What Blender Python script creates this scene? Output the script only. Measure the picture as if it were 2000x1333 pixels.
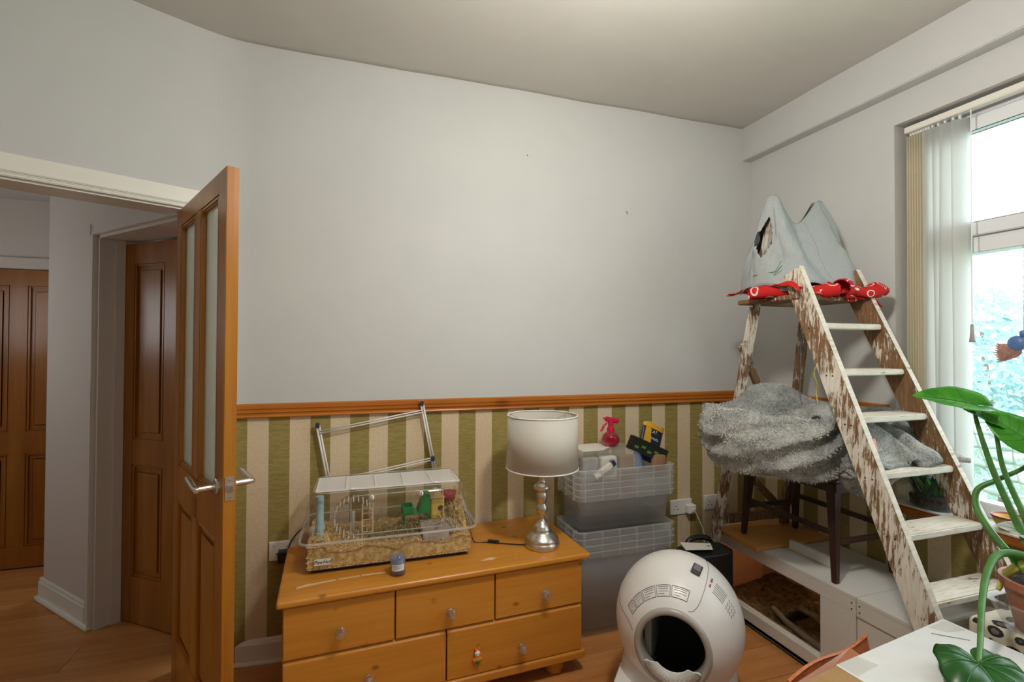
import bpy, bmesh, math, random
from mathutils import Vector, Matrix, noise
random.seed(7)
PI = math.pi
for o in list(bpy.data.objects): bpy.data.objects.remove(o)
C = bpy.context.scene.collection
SC = bpy.context.scene

# ------------------------------------------------------------------ camera
cam_d = bpy.data.cameras.new('camera'); cam = bpy.data.objects.new('camera', cam_d); C.objects.link(cam)
cam_d.sensor_width = 36.0; cam_d.lens = 36.0 * 952.9 / 2000.0; cam_d.clip_start = 0.02
YAW, PITCH, ROLL = math.radians(17.834), math.radians(0.791), math.radians(0.234)
_f = Vector((math.sin(YAW), math.cos(YAW), 0)); _r = Vector((math.cos(YAW), -math.sin(YAW), 0)); _u = Vector((0, 0, 1))
_f2 = _f * math.cos(PITCH) + _u * math.sin(PITCH); _u2 = _u * math.cos(PITCH) - _f * math.sin(PITCH)
_r3 = _r * math.cos(ROLL) + _u2 * math.sin(ROLL); _u3 = _u2 * math.cos(ROLL) - _r * math.sin(ROLL)
cam.matrix_world = Matrix(((_r3.x, _u3.x, -_f2.x, 0), (_r3.y, _u3.y, -_f2.y, 0), (_r3.z, _u3.z, -_f2.z, 1.4), (0, 0, 0, 1)))
SC.camera = cam

# ------------------------------------------------------------------ world, lights, exposure
W = bpy.data.worlds.new('overcast_sky'); SC.world = W; W.use_nodes = True
bg = W.node_tree.nodes['Background']; bg.inputs[0].default_value = (0.86, 0.94, 1.0, 1); bg.inputs[1].default_value = 4.6
SC.view_settings.view_transform = 'Standard'; SC.view_settings.look = 'None'; SC.view_settings.gamma = 1.0
SC.view_settings.use_curve_mapping = False; SC.view_settings.exposure = 0.0
def light(name, kind, loc, energy, color, size=0.1, rot=None, size_y=None):
    l = bpy.data.lights.new(name, kind); l.energy = energy; l.color = color
    if kind == 'AREA':
        l.size = size
        if size_y: l.shape = 'RECTANGLE'; l.size_y = size_y
    else: l.shadow_soft_size = size
    o = bpy.data.objects.new(name, l); C.objects.link(o); o.location = loc
    if rot: o.rotation_euler = rot
    return o
light('ceiling_pendant_light', 'POINT', (0.74, 0.92, 2.28), 57, (1.0, 0.955, 0.885), 0.08)
light('hall_daylight', 'POINT', (-2.45, 2.9, 1.6), 7.5, (0.93, 0.98, 1.0), 0.25)
wp = light('window_portal', 'AREA', (2.62, 0.635, 1.57), 1, (1, 1, 1), 1.87, (0, PI / 2, 0), 1.70)
wp.data.cycles.is_portal = True; wp.data.size = 1.70; wp.data.size_y = 1.87


# ------------------------------------------------------------------ materials
def nodes_of(m): return m.node_tree.nodes, m.node_tree.links
def base_mat(name, col=(.8, .8, .8), rough=.5, metal=0.0, spec=.5, alpha=1.0):
    m = bpy.data.materials.new(name); m.use_nodes = True
    b = m.node_tree.nodes['Principled BSDF']
    b.inputs['Base Color'].default_value = (*col, 1); b.inputs['Roughness'].default_value = rough
    b.inputs['Metallic'].default_value = metal; b.inputs['Specular IOR Level'].default_value = spec
    b.inputs['Alpha'].default_value = alpha
    return m
def tex(m, kind='Noise', scale=5, detail=4, stretch=(1, 1, 1), coord='Object', rough=.6, rot=(0, 0, 0), dist=0):
    N, L = nodes_of(m)
    tc = N.new('ShaderNodeTexCoord'); mp = N.new('ShaderNodeMapping'); mp.inputs['Scale'].default_value = stretch; mp.inputs['Rotation'].default_value = rot
    L.new(tc.outputs[coord], mp.inputs[0])
    t = N.new('ShaderNodeTex' + kind); L.new(mp.outputs[0], t.inputs['Vector']); t.inputs['Scale'].default_value = scale
    if kind == 'Noise':
        t.inputs['Detail'].default_value = detail; t.inputs['Roughness'].default_value = rough; t.inputs['Distortion'].default_value = dist
    return t
def ramp(m, src, stops):
    N, L = nodes_of(m); r = N.new('ShaderNodeValToRGB'); L.new(src, r.inputs[0])
    while len(r.color_ramp.elements) < len(stops): r.color_ramp.elements.new(.5)
    for e, (p, c) in zip(r.color_ramp.elements, stops): e.position = p; e.color = (*c, 1) if len(c) == 3 else c
    return r.outputs[0]
def bump(m, src, strength=.2, dist=.01):
    N, L = nodes_of(m); b = N.new('ShaderNodeBump'); b.inputs['Strength'].default_value = strength; b.inputs['Distance'].default_value = dist
    L.new(src, b.inputs['Height']); L.new(b.outputs[0], N['Principled BSDF'].inputs['Normal'])
def setcol(m, src): nodes_of(m)[1].new(src, m.node_tree.nodes['Principled BSDF'].inputs['Base Color'])
def mixc(m, fac, a, b, mode='MIX'):
    N, L = nodes_of(m); x = N.new('ShaderNodeMix'); x.data_type = 'RGBA'; x.blend_type = mode
    for s, i in ((fac, 0), (a, 6), (b, 7)):
        if isinstance(s, (int, float)): x.inputs[i].default_value = s
        elif isinstance(s, tuple): x.inputs[i].default_value = (*s, 1)
        else: L.new(s, x.inputs[i])
    return x.outputs[2]
def mth(m, op, a, b=0.0):
    N, L = nodes_of(m); x = N.new('ShaderNodeMath'); x.operation = op
    for i, s in enumerate((a, b)):
        if isinstance(s, (int, float)): x.inputs[i].default_value = s
        else: L.new(s, x.inputs[i])
    return x.outputs[0]
def posxyz(m):
    N, L = nodes_of(m); g = N.new('ShaderNodeNewGeometry'); s = N.new('ShaderNodeSeparateXYZ'); L.new(g.outputs['Position'], s.inputs[0]); return s.outputs
def noisy(name, c1, c2, scale=20, rough=.5, stretch=(1, 1, 1), bstr=0, metal=0, spec=.5, lo=.35, hi=.65, detail=4, bdist=.004):
    m = base_mat(name, c1, rough, metal, spec); t = tex(m, 'Noise', scale, detail, stretch)
    setcol(m, ramp(m, t.outputs[0], [(lo, c1), (hi, c2)]))
    if bstr: bump(m, t.outputs[0], bstr, bdist)
    return m
def wood(name, c1, c2, c3, axis='X', scale=9, rough=.38, knots=0, spec=.4):
    st = {'X': (.09, 1, 1), 'Y': (1, .09, 1), 'Z': (1, 1, .09)}[axis]
    m = base_mat(name, c1, rough, 0, spec)
    t = tex(m, 'Noise', scale, 5, st, dist=.6); fine = tex(m, 'Noise', scale * 14, 3, tuple(s if s == 1 else s * .25 for s in st))
    col = ramp(m, t.outputs[0], [(.3, c2), (.5, c1), (.72, c3)])
    col = mixc(m, .22, col, ramp(m, fine.outputs[0], [(.35, c2), (.65, c3)]))
    if knots:
        v = tex(m, 'Voronoi', knots, stretch=(.8 if axis == 'X' else 1.3, 1, .8 if axis == 'Z' else 1.3)); v.inputs['Randomness'].default_value = 1
        k = ramp(m, v.outputs['Distance'], [(.06, (1, 1, 1)), (.15, (0, 0, 0))])
        col = mixc(m, mth(m, 'MULTIPLY', k, .75), col, tuple(x * .38 for x in c2))
    setcol(m, col); bump(m, fine.outputs[0], .05, .002)
    return m
def clear(name, tint=(1, 1, 1), gloss=.12, body=0.0, bodycol=(.9, .9, .9), rough=.05):
    """clear / frosted plastic or glass: transparent + fresnel gloss + some diffuse body"""
    m = bpy.data.materials.new(name); m.use_nodes = True; N, L = nodes_of(m); N.remove(N['Principled BSDF'])
    out = N['Material Output']; tr = N.new('ShaderNodeBsdfTransparent'); tr.inputs[0].default_value = (*tint, 1)
    gl = N.new('ShaderNodeBsdfGlossy'); gl.inputs['Roughness'].default_value = rough
    di = N.new('ShaderNodeBsdfDiffuse'); di.inputs[0].default_value = (*bodycol, 1)
    tl = N.new('ShaderNodeBsdfTranslucent'); tl.inputs[0].default_value = (*bodycol, 1)
    lw = N.new('ShaderNodeLayerWeight'); lw.inputs[0].default_value = .35
    m0 = N.new('ShaderNodeMixShader'); m0.inputs[0].default_value = .5; L.new(di.outputs[0], m0.inputs[1]); L.new(tl.outputs[0], m0.inputs[2])
    m1 = N.new('ShaderNodeMixShader'); m1.inputs[0].default_value = body; L.new(tr.outputs[0], m1.inputs[1]); L.new(m0.outputs[0], m1.inputs[2])
    m2 = N.new('ShaderNodeMixShader'); fr = N.new('ShaderNodeMath'); fr.operation = 'MULTIPLY'; L.new(lw.outputs['Facing'], fr.inputs[0]); fr.inputs[1].default_value = gloss * 2.4
    L.new(fr.outputs[0], m2.inputs[0]); L.new(m1.outputs[0], m2.inputs[1]); L.new(gl.outputs[0], m2.inputs[2]); L.new(m2.outputs[0], out.inputs[0])
    return m
def translucent(name, c, amount=.4, rough=.6):
    m = base_mat(name, c, rough); N, L = nodes_of(m); t = N.new('ShaderNodeBsdfTranslucent'); t.inputs[0].default_value = (*c, 1)
    x = N.new('ShaderNodeMixShader'); x.inputs[0].default_value = amount
    L.new(N['Principled BSDF'].outputs[0], x.inputs[1]); L.new(t.outputs[0], x.inputs[2]); L.new(x.outputs[0], N['Material Output'].inputs[0])
    return m

M = {}
def paint(name, c, c2):
    m = base_mat(name, c, .62, 0, .3); t = tex(m, 'Noise', 1.6, 4, coord='Object'); t2 = tex(m, 'Noise', 60, 3)
    setcol(m, ramp(m, t.outputs[0], [(.3, c), (.7, c2)])); bump(m, t2.outputs[0], .06, .003); return m
PAINT, PAINT2 = (.555, .562, .548), (.595, .60, .582)
M['paint'] = paint('wall_paint', PAINT, PAINT2)
M['ceil'] = paint('ceiling_paint', (.55, .53, .495), (.60, .58, .54))
M['trimwhite'] = paint('trim_gloss_paint', (.78, .76, .69), (.82, .80, .73)); M['trimwhite'].node_tree.nodes['Principled BSDF'].inputs['Roughness'].default_value = .35
M['hallpaint'] = paint('hall_paint', (.62, .56, .51), (.66, .60, .55))
def wallpaper(name, axis, off):
    m = base_mat(name, PAINT, .6, 0, .25); P = posxyz(m); per = .0864 * 2
    s = mth(m, 'FRACT', mth(m, 'DIVIDE', mth(m, 'ADD', P[axis], off), per))
    st = mth(m, 'GREATER_THAN', s, .5)
    g = tex(m, 'Noise', 30, 4, (1, 1, 7)); f = tex(m, 'Noise', 140, 2, (1, 1, 1)); big = tex(m, 'Noise', 1.6, 4)
    olive = ramp(m, g.outputs[0], [(.35, (.27, .215, .062)), (.65, (.37, .30, .105))])
    cream = ramp(m, f.outputs[0], [(.35, (.66, .53, .345)), (.65, (.74, .61, .42))])
    col = mixc(m, st, cream, olive)
    low = mth(m, 'LESS_THAN', P[2], 1.10)
    setcol(m, mixc(m, low, ramp(m, big.outputs[0], [(.3, PAINT), (.7, PAINT2)]), col))
    bump(m, mixc(m, low, f.outputs[0], g.outputs[0]), .12, .002)
    return m
M['wp_back'] = wallpaper('striped_wallpaper_back', 0, .451 + .0864 * 20)
M['wp_right'] = wallpaper('striped_wallpaper_right', 1, .02)
M['pine'] = wood('honey_pine', (.56, .225, .028), (.45, .16, .016), (.64, .29, .05), 'X', 8, .33, 10)
M['pinedoor'] = wood('varnished_door_pine', (.37, .135, .011), (.28, .088, .006), (.46, .19, .02), 'Z', 9, .3)
M['darkdoor'] = wood('dark_varnished_door', (.30, .105, .014), (.21, .066, .008), (.38, .15, .022), 'Z', 9, .26)
M['rail'] = wood('orange_pine_rail', (.45, .145, .018), (.34, .09, .010), (.54, .20, .03), 'X', 8, .3, 3)
M['laminate'] = wood('laminate_oak', (.52, .22, .065), (.33, .12, .034), (.66, .32, .11), 'X', 7, .30)
M['board'] = wood('beech_board', (.55, .26, .065), (.48, .215, .05), (.60, .30, .09), 'X', 5, .4)
M['steel'] = base_mat('brushed_nickel', (.66, .62, .55), .30, 1.0)
M['chrome'] = base_mat('chrome', (.75, .75, .74), .12, 1.0)
M['darkgrey'] = base_mat('dark_grey_plastic', (.05, .05, .05), .45)
M['black'] = base_mat('black_plastic', (.012, .012, .012), .4)
M['white'] = base_mat('white_plastic', (.78, .77, .73), .35)
M['litter'] = base_mat('litter_box_white', (.70, .68, .65), .32)
M['litter_ring'] = base_mat('litter_box_grey_ring', (.36, .34, .31), .3)
M['litter_in'] = base_mat('litter_box_inside', (.035, .038, .035), .6)
M['litter_tray'] = base_mat('litter_box_blue_grey', (.30, .34, .36), .35)
M['ink'] = base_mat('grey_ink', (.16, .15, .15), .6)
M['red_ink'] = base_mat('pink_ink', (.55, .12, .18), .6)
M['upvc'] = base_mat('white_upvc', (.78, .80, .82), .25)
M['melamine'] = base_mat('white_melamine', (.66, .63, .57), .4)
M['glass'] = clear('window_glass', (.97, .99, .99), .08)
M['frost'] = clear('frosted_door_glass', (.86, .90, .87), .20, .60, (.78, .82, .74), .2)
M['acrylic'] = clear('clear_acrylic', (.985, .98, .97), .13, .02, (.95, .94, .9))
M['boxplastic'] = clear('translucent_polypropylene', (.98, .985, .99), .08, .22, (.90, .94, .95), .25)
M['boxrim'] = clear('translucent_rim', (.97, .98, .985), .14, .30, (.92, .94, .94), .2)
M['ribwhite'] = clear('rim_rib_plastic', (.97, .98, .985), .1, .38, (.92, .94, .94), .2)
M['crystal'] = clear('crystal_knob', (.92, .92, .92), .40, .10, (.95, .95, .93), .03)
M['vivglass'] = clear('vivarium_glass', (.93, .94, .93), .06)
M['shade'] = translucent('lamp_shade_linen', (.74, .71, .63), .35)
M['blind'] = translucent('blind_fabric', (.90, .91, .90), .72)
M['blindcream'] = translucent('aged_blind_fabric', (.86, .81, .66), .5)
M['oak_dark'] = wood('dark_stained_wood', (.05, .024, .015), (.03, .014, .009), (.075, .036, .022), 'Z', 10, .4)
def ladder_mat(name, bias, axis):
    m = base_mat(name, (.6, .55, .45), .7, 0, .25)
    st = {'Z': (1, 1, .13), 'X': (.15, 1, 1)}[axis]
    t = tex(m, 'Noise', 85, 9, st, rough=.78, dist=.5); b = tex(m, 'Noise', 6, 3); g = tex(m, 'Noise', 90, 3, st)
    f = mth(m, 'ADD', t.outputs[0], mth(m, 'MULTIPLY', mth(m, 'SUBTRACT', b.outputs[0], .5), .55))
    pf = ramp(m, f, [(bias - .02, (0, 0, 0)), (bias + .02, (1, 1, 1))])
    woodc = ramp(m, g.outputs[0], [(.3, (.13, .07, .035)), (.7, (.27, .15, .07))])
    paintc = mixc(m, .35, ramp(m, b.outputs[0], [(.3, (.60, .53, .42)), (.7, (.72, .68, .59))]), ramp(m, g.outputs[0], [(.35, (.42, .36, .27)), (.6, (.74, .70, .62))]))
    setcol(m, mixc(m, pf, woodc, paintc)); bump(m, pf, .5, .002); return m
M['lad_rail'] = ladder_mat('flaking_cream_paint', .475, 'Z')
M['lad_in'] = ladder_mat('worn_brown_wood', .575, 'Z')
M['lad_step'] = ladder_mat('worn_white_tread_paint', .36, 'X')
M['lad_step'].node_tree.nodes['Principled BSDF'].inputs['Roughness'].default_value = .55
def fur_mat(name, c1, c2, c3):
    m = base_mat(name, c2, .95, 0, .1); a = tex(m, 'Noise', 7, 4, (1, 1, 1.6), dist=1.2); f = tex(m, 'Noise', 190, 4, (1, 1, .45), dist=1.5); g = tex(m, 'Noise', 60, 4, (1, .6, 1), dist=1)
    c = ramp(m, a.outputs[0], [(.36, c1), (.5, c2), (.62, c3)])
    c = mixc(m, .55, c, ramp(m, f.outputs[0], [(.36, tuple(x * .55 for x in c1)), (.62, c3)]))
    setcol(m, c); bump(m, mth(m, 'ADD', f.outputs[0], g.outputs[0]), .8, .012); return m
M['fur'] = fur_mat('grey_faux_fur', (.20, .215, .215), (.42, .43, .41), (.72, .72, .67))
def weave(name, c1, c2, sc=350, b=.3):
    m = noisy(name, c1, c2, sc, .9, bstr=b, spec=.15, bdist=.002); return m
M['greycloth'] = weave('grey_blue_cotton', (.30, .325, .325), (.38, .41, .41))
def red_mat():
    m = base_mat('red_bandana_cotton', (.50, .018, .016), .85, 0, .15)
    v = tex(m, 'Voronoi', 15, dist=0); v.inputs['Randomness'].default_value = .8
    w = tex(m, 'Noise', 9, 2)
    d = mth(m, 'ADD', v.outputs['Distance'], mth(m, 'MULTIPLY', w.outputs[0], .25))
    b = mth(m, 'ABSOLUTE', mth(m, 'SUBTRACT', d, .46)); k = mth(m, 'LESS_THAN', b, .030)
    n = tex(m, 'Noise', 5, 2); k2 = mth(m, 'MULTIPLY', k, mth(m, 'GREATER_THAN', n.outputs[0], .40))
    f = tex(m, 'Noise', 300, 2)
    setcol(m, mixc(m, k2, ramp(m, f.outputs[0], [(.3, (.45, .014, .013)), (.7, (.56, .026, .022))]), (.80, .62, .60))); return m
M['red'] = red_mat()
M['bedding'] = noisy('wood_shavings_bedding', (.36, .19, .055), (.85, .60, .28), 110, .9, bstr=1.0, detail=5, bdist=.01)
M['hay'] = noisy('dried_hay', (.48, .31, .10), (.84, .64, .30), 45, .9)
M['haydark'] = noisy('dark_green_hay', (.15, .115, .04), (.40, .31, .12), 60, .9)
M['soil'] = noisy('dark_potting_soil', (.012, .008, .006), (.07, .045, .03), 90, .95, bstr=1, bdist=.01)
M['moss'] = noisy('brown_bark_substrate', (.055, .035, .014), (.25, .155, .06), 38, .95, bstr=1, bdist=.012, detail=6)
M['terracotta'] = noisy('terracotta_plastic', (.33, .12, .06), (.38, .15, .08), 12, .5)
def leaf_mat(name, c1, c2, tr=.35):
    m = translucent(name, c1, tr, .3); t = tex(m, 'Noise', 14, 4); u = ramp(m, t.outputs[0], [(.35, c1), (.65, c2)])
    setcol(m, u); N, L = nodes_of(m)
    for n in N:
        if n.type == 'BSDF_TRANSLUCENT': L.new(u, n.inputs[0])
    return m
M['leaf'] = leaf_mat('glossy_green_leaf', (.045, .27, .015), (.09, .42, .03))
M['leafdark'] = leaf_mat('dark_glossy_leaf', (.008, .070, .008), (.016, .125, .012), .12)
M['leafvein'] = base_mat('leaf_vein', (.05, .16, .03), .5)
M['petiole'] = noisy('green_petiole', (.05, .16, .03), (.09, .24, .05), 20, .4)
M['yellowleaf'] = noisy('yellowed_stalk', (.52, .50, .08), (.62, .52, .13), 10, .5)
M['cardwhite'] = noisy('white_cardboard', (.60, .60, .58), (.66, .66, .64), 6, .55)
M['cardbrown'] = noisy('brown_cardboard', (.30, .17, .06), (.35, .21, .08), 14, .85)
M['tape'] = clear('clear_packing_tape', (.99, .99, .98), .10, .08, (.95, .95, .93), .12)
M['orange'] = base_mat('orange_mesh_plastic', (.66, .19, .06), .35); 
_v = tex(M['orange'], 'Voronoi', 70); setcol(M['orange'], ramp(M['orange'], _v.outputs['Distance'], [(.3, (.60, .16, .05)), (.6, (.70, .22, .075))]))
def leopard():
    m = base_mat('leopard_print_cloth', (.55, .52, .42), .9, 0, .1); v = tex(m, 'Voronoi', 19, stretch=(1, 1, 1.4)); n = tex(m, 'Noise', 22, 3)
    d = mth(m, 'ADD', v.outputs['Distance'], mth(m, 'MULTIPLY', mth(m, 'SUBTRACT', n.outputs[0], .5), .5))
    setcol(m, ramp(m, d, [(.0, (.10, .10, .085)), (.24, (.16, .15, .13)), (.26, (.03, .03, .03)), (.42, (.03, .03, .03)), (.45, (.56, .53, .42))])); return m
M['leopard'] = leopard()
def flat(name, c, r=.5): return base_mat(name, c, r)
M['green'] = flat('green_toy_plastic', (.01, .20, .05), .3); M['yellow'] = flat('yellow_toy_plastic', (.62, .42, .08), .4)
M['redtoy'] = flat('dark_red_plastic', (.35, .04, .05), .35); M['bluetube'] = flat('pale_blue_tube', (.33, .50, .55), .35)
M['tan'] = noisy('unfinished_toy_wood', (.45, .30, .14), (.55, .38, .19), 30, .8); M['stone'] = noisy('grey_brown_hide', (.24, .19, .15), (.33, .27, .22), 20, .9)
M['candleblue'] = flat('blue_wax', (.13, .19, .38), .5); M['paper'] = flat('white_paper', (.70, .68, .60), .7)
M['pink'] = clear('pink_spray_plastic', (.85, .10, .16), .25, .45, (.62, .03, .10), .15); M['pinksolid'] = flat('magenta_trigger', (.58, .015, .07), .3)
M['navy'] = flat('navy_print', (.02, .03, .07), .4); M['packyellow'] = flat('yellow_foil', (.75, .42, .03), .35); M['packblack'] = flat('black_packet', (.015, .018, .015), .35)
M['blueglass'] = flat('blue_packet', (.10, .20, .45), .4); M['greypack'] = noisy('grey_foil_pouch', (.25, .25, .22), (.38, .38, .34), 25, .35)
M['brownpack'] = flat('brown_card', (.28, .16, .08), .6); M['greenprint'] = flat('green_print', (.10, .22, .04), .5)
M['tinsel'] = flat('yellow_tinsel_string', (.62, .52, .06), .3)
M['orangetoy'] = flat('orange_toy', (.75, .22, .02), .4)
M['jarglass'] = clear('jar_glass', (.95, .97, .95), .16, .02)
M['hedge_glare'] = leaf_mat('overexposed_foliage', (.52, .66, .58), (.70, .80, .74), .35)  # foliage paled in its colour to imitate overexposed daylight
M['hedge2'] = leaf_mat('blue_green_garden_foliage', (.26, .44, .44), (.40, .58, .60), .3)
M['leafglare'] = leaf_mat('overexposed_leaf', (.55, .66, .58), (.72, .80, .74), .35)  # white of overexposed, glaring leaves put into the leaf colour
M['lawn'] = noisy('garden_lawn', (.12, .25, .08), (.20, .35, .12), 8, .9)
M['fence'] = noisy('blue_painted_fence', (.24, .44, .50), (.32, .54, .60), 6, .8)

# ------------------------------------------------------------------ mesh helpers
MX = {}
class MB:
    def __init__(s): s.v = []; s.f = []
    def add(s, v, f):
        n = len(s.v); s.v += [tuple(x) for x in v]; s.f += [tuple(i + n for i in q) for q in f]; return s
    def box(s, x0, x1, y0, y1, z0, z1):
        return s.add([(x0, y0, z0), (x1, y0, z0), (x1, y1, z0), (x0, y1, z0), (x0, y0, z1), (x1, y0, z1), (x1, y1, z1), (x0, y1, z1)],
                     [(3, 2, 1, 0), (4, 5, 6, 7), (0, 1, 5, 4), (1, 2, 6, 5), (2, 3, 7, 6), (3, 0, 4, 7)])
    def prism(s, poly, z0, z1):
        n = len(poly); a = sum(poly[i][0] * poly[(i + 1) % n][1] - poly[(i + 1) % n][0] * poly[i][1] for i in range(n))
        if a < 0: poly = poly[::-1]
        return s.add([(x, y, z0) for x, y in poly] + [(x, y, z1) for x, y in poly],
                     [tuple(range(n))[::-1], tuple(range(n, 2 * n))] + [(i, (i + 1) % n, (i + 1) % n + n, i + n) for i in range(n)])
    def beam(s, p0, p1, w, h, side):
        """rectangular bar from p0 to p1; w measured along 'side', h across"""
        p0, p1 = Vector(p0), Vector(p1); d = (p1 - p0).normalized(); a = Vector(side); a = (a - d * a.dot(d)).normalized(); b = d.cross(a)
        c = [(-1, -1), (1, -1), (1, 1), (-1, 1)]
        v = [p + a * (i * w / 2) + b * (j * h / 2) for p in (p0, p1) for i, j in c]
        return s.add(v, [(3, 2, 1, 0), (4, 5, 6, 7), (0, 1, 5, 4), (1, 2, 6, 5), (2, 3, 7, 6), (3, 0, 4, 7)])
    def tube(s, pts, r, n=8, cap=True):
        pts = [Vector(p) for p in pts]; m = len(pts); R = r if isinstance(r, (list, tuple)) else [r] * m
        ref = None; vs = []
        for i, p in enumerate(pts):
            d = (pts[min(i + 1, m - 1)] - pts[max(i - 1, 0)]).normalized()
            if ref is None: ref = d.orthogonal().normalized()
            ref = (ref - d * ref.dot(d)); ref = ref.normalized() if ref.length > 1e-6 else d.orthogonal().normalized()
            b = d.cross(ref)
            vs += [p + (ref * math.cos(2 * PI * k / n) + b * math.sin(2 * PI * k / n)) * R[i] for k in range(n)]
        f = [(i * n + k, i * n + (k + 1) % n, (i + 1) * n + (k + 1) % n, (i + 1) * n + k) for i in range(m - 1) for k in range(n)]
        if cap: f += [tuple(range(n))[::-1], tuple(range((m - 1) * n, m * n))]
        return s.add(vs, f)
    def lathe(s, prof, c=(0, 0, 0), n=32, axis='Z', sx=1, sy=1):
        vs = []
        for r, z in prof:
            for k in range(n):
                a = 2 * PI * k / n; x, y = r * math.cos(a) * sx, r * math.sin(a) * sy
                q = {'Z': (x, y, z), 'Y': (x, z, y), 'X': (z, x, y)}[axis]; vs.append((q[0] + c[0], q[1] + c[1], q[2] + c[2]))
        m = len(prof)
        f = [(i * n + k, i * n + (k + 1) % n, (i + 1) * n + (k + 1) % n, (i + 1) * n + k) for i in range(m - 1) for k in range(n)]
        if prof[0][0] > 1e-6 and prof[0][0] < 0: pass
        return s.add(vs, f)
    def grid(s, fn, nu, nv, cu=False, skip=None):
        vs = [fn(i / (nu if cu else nu - 1), j / (nv - 1)) for j in range(nv) for i in range(nu)]
        f = []
        for j in range(nv - 1):
            for i in range(nu if cu else nu - 1):
                if skip and skip((i + .5) / nu, (j + .5) / (nv - 1)): continue
                f.append((j * nu + i, j * nu + (i + 1) % nu, (j + 1) * nu + (i + 1) % nu, (j + 1) * nu + i))
        return s.add(vs, f)
    def rbox(s, x0, x1, y0, y1, z0, z1, r=.01, seg=3):
        b = bmesh.new(); mt = Matrix.Translation(((x0 + x1) / 2, (y0 + y1) / 2, (z0 + z1) / 2)) @ Matrix.Diagonal((x1 - x0, y1 - y0, z1 - z0, 1))
        bmesh.ops.create_cube(b, size=1, matrix=mt); bmesh.ops.bevel(b, geom=b.edges[:], offset=r, segments=seg, affect='EDGES', profile=.5)
        b.verts.index_update(); s.add([v.co for v in b.verts], [[v.index for v in f.verts] for f in b.faces]); b.free(); return s
    def ball(s, c, rx, ry=None, rz=None, nu=20, nv=12):
        ry = ry or rx; rz = rz or rx
        return s.grid(lambda u, v: (c[0] + rx * math.sin(PI * v) * math.cos(2 * PI * u), c[1] + ry * math.sin(PI * v) * math.sin(2 * PI * u), c[2] - rz * math.cos(PI * v)), nu, nv, True)
    def xf(s, mat): s.v = [tuple(mat @ Vector(p)) for p in s.v]; return s
    def build(s, name, mat, parent=None, local=False, smooth=False, bevel=0, thick=0, sub=0, label=None, cat=None, group=None, kind=None, mats=None, fmat=None, seg=2, origin=True):
        vs = [Vector(p) for p in s.v]
        if parent is not None and not local: inv = MX[parent.name].inverted(); vs = [inv @ p for p in vs]
        off = Vector((0, 0, 0))
        if parent is None and origin:
            lo = [min(p[i] for p in vs) for i in range(3)]; hi = [max(p[i] for p in vs) for i in range(3)]
            off = Vector(((lo[0] + hi[0]) / 2, (lo[1] + hi[1]) / 2, lo[2])); vs = [p - off for p in vs]
        me = bpy.data.meshes.new(name); me.from_pydata([tuple(p) for p in vs], [], s.f); me.validate()
        b = bmesh.new(); b.from_mesh(me)
        bmesh.ops.remove_doubles(b, verts=b.verts[:], dist=1e-5)
        if bevel: bmesh.ops.bevel(b, geom=[e for e in b.edges if len(e.link_faces) == 2 and e.calc_face_angle(0) > .4], offset=bevel, segments=seg, affect='EDGES', clamp_overlap=True)
        if not thick: bmesh.ops.recalc_face_normals(b, faces=b.faces[:])
        b.to_mesh(me); b.free()
        for x in (mats or [mat]): me.materials.append(M[x] if isinstance(x, str) else x)
        if smooth: me.polygons.foreach_set('use_smooth', [True] * len(me.polygons))
        if fmat:
            for p in me.polygons: p.material_index = fmat(p)
        o = bpy.data.objects.new(name, me); C.objects.link(o); o.location = off
        if parent is not None: o.parent = parent; MX[o.name] = MX[parent.name]
        else: MX[o.name] = Matrix.Translation(off)
        if thick: md = o.modifiers.new('thickness', 'SOLIDIFY'); md.thickness = thick; md.offset = 0
        if sub: md = o.modifiers.new('smooth', 'SUBSURF'); md.levels = sub; md.render_levels = sub
        tag(o, label, cat, group, kind); return o
def tag(o, label=None, cat=None, group=None, kind=None):
    for k, v in (('label', label), ('category', cat), ('group', group), ('kind', kind)):
        if v: o[k] = v
    return o
def thing(name, label, cat, loc=(0, 0, 0), rz=0, group=None, kind=None):
    o = bpy.data.objects.new(name, None); C.objects.link(o); o.location = loc; o.rotation_euler = (0, 0, rz); o.empty_display_size = .1
    MX[o.name] = Matrix.Translation(loc) @ Matrix.Rotation(rz, 4, 'Z'); return tag(o, label, cat, group, kind)
def struct(name, loc=(0, 0, 0), rz=0, label=None): return thing(name, label, None, loc, rz, None, 'structure')
def text(body, size, mat, parent, mw, name='lettering', ext=.0003, local=False, shear=0):
    c = bpy.data.curves.new('txt', 'FONT'); c.body = body; c.size = size; c.align_x = 'CENTER'; c.align_y = 'CENTER'; c.extrude = ext; c.shear = shear; c.resolution_u = 3
    o = bpy.data.objects.new('txt', c); C.objects.link(o); dg = bpy.context.evaluated_depsgraph_get(); me = bpy.data.meshes.new_from_object(o.evaluated_get(dg))
    bpy.data.objects.remove(o); bpy.data.curves.remove(c); me.transform(mw if local else MX[parent.name].inverted() @ mw); me.materials.clear(); me.materials.append(M[mat])
    t = bpy.data.objects.new(name, me); C.objects.link(t); t.parent = parent; MX[t.name] = MX[parent.name]; return t
def frame(o, x, y):
    """matrix with local X along x, Y along y, origin o"""
    x = Vector(x).normalized(); y = Vector(y); y = (y - x * y.dot(x)).normalized(); z = x.cross(y)
    return Matrix(((x.x, y.x, z.x, o[0]), (x.y, y.y, z.y, o[1]), (x.z, y.z, z.z, o[2]), (0, 0, 0, 1)))
def lerp(a, b, t): return a + (b - a) * t
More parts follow.
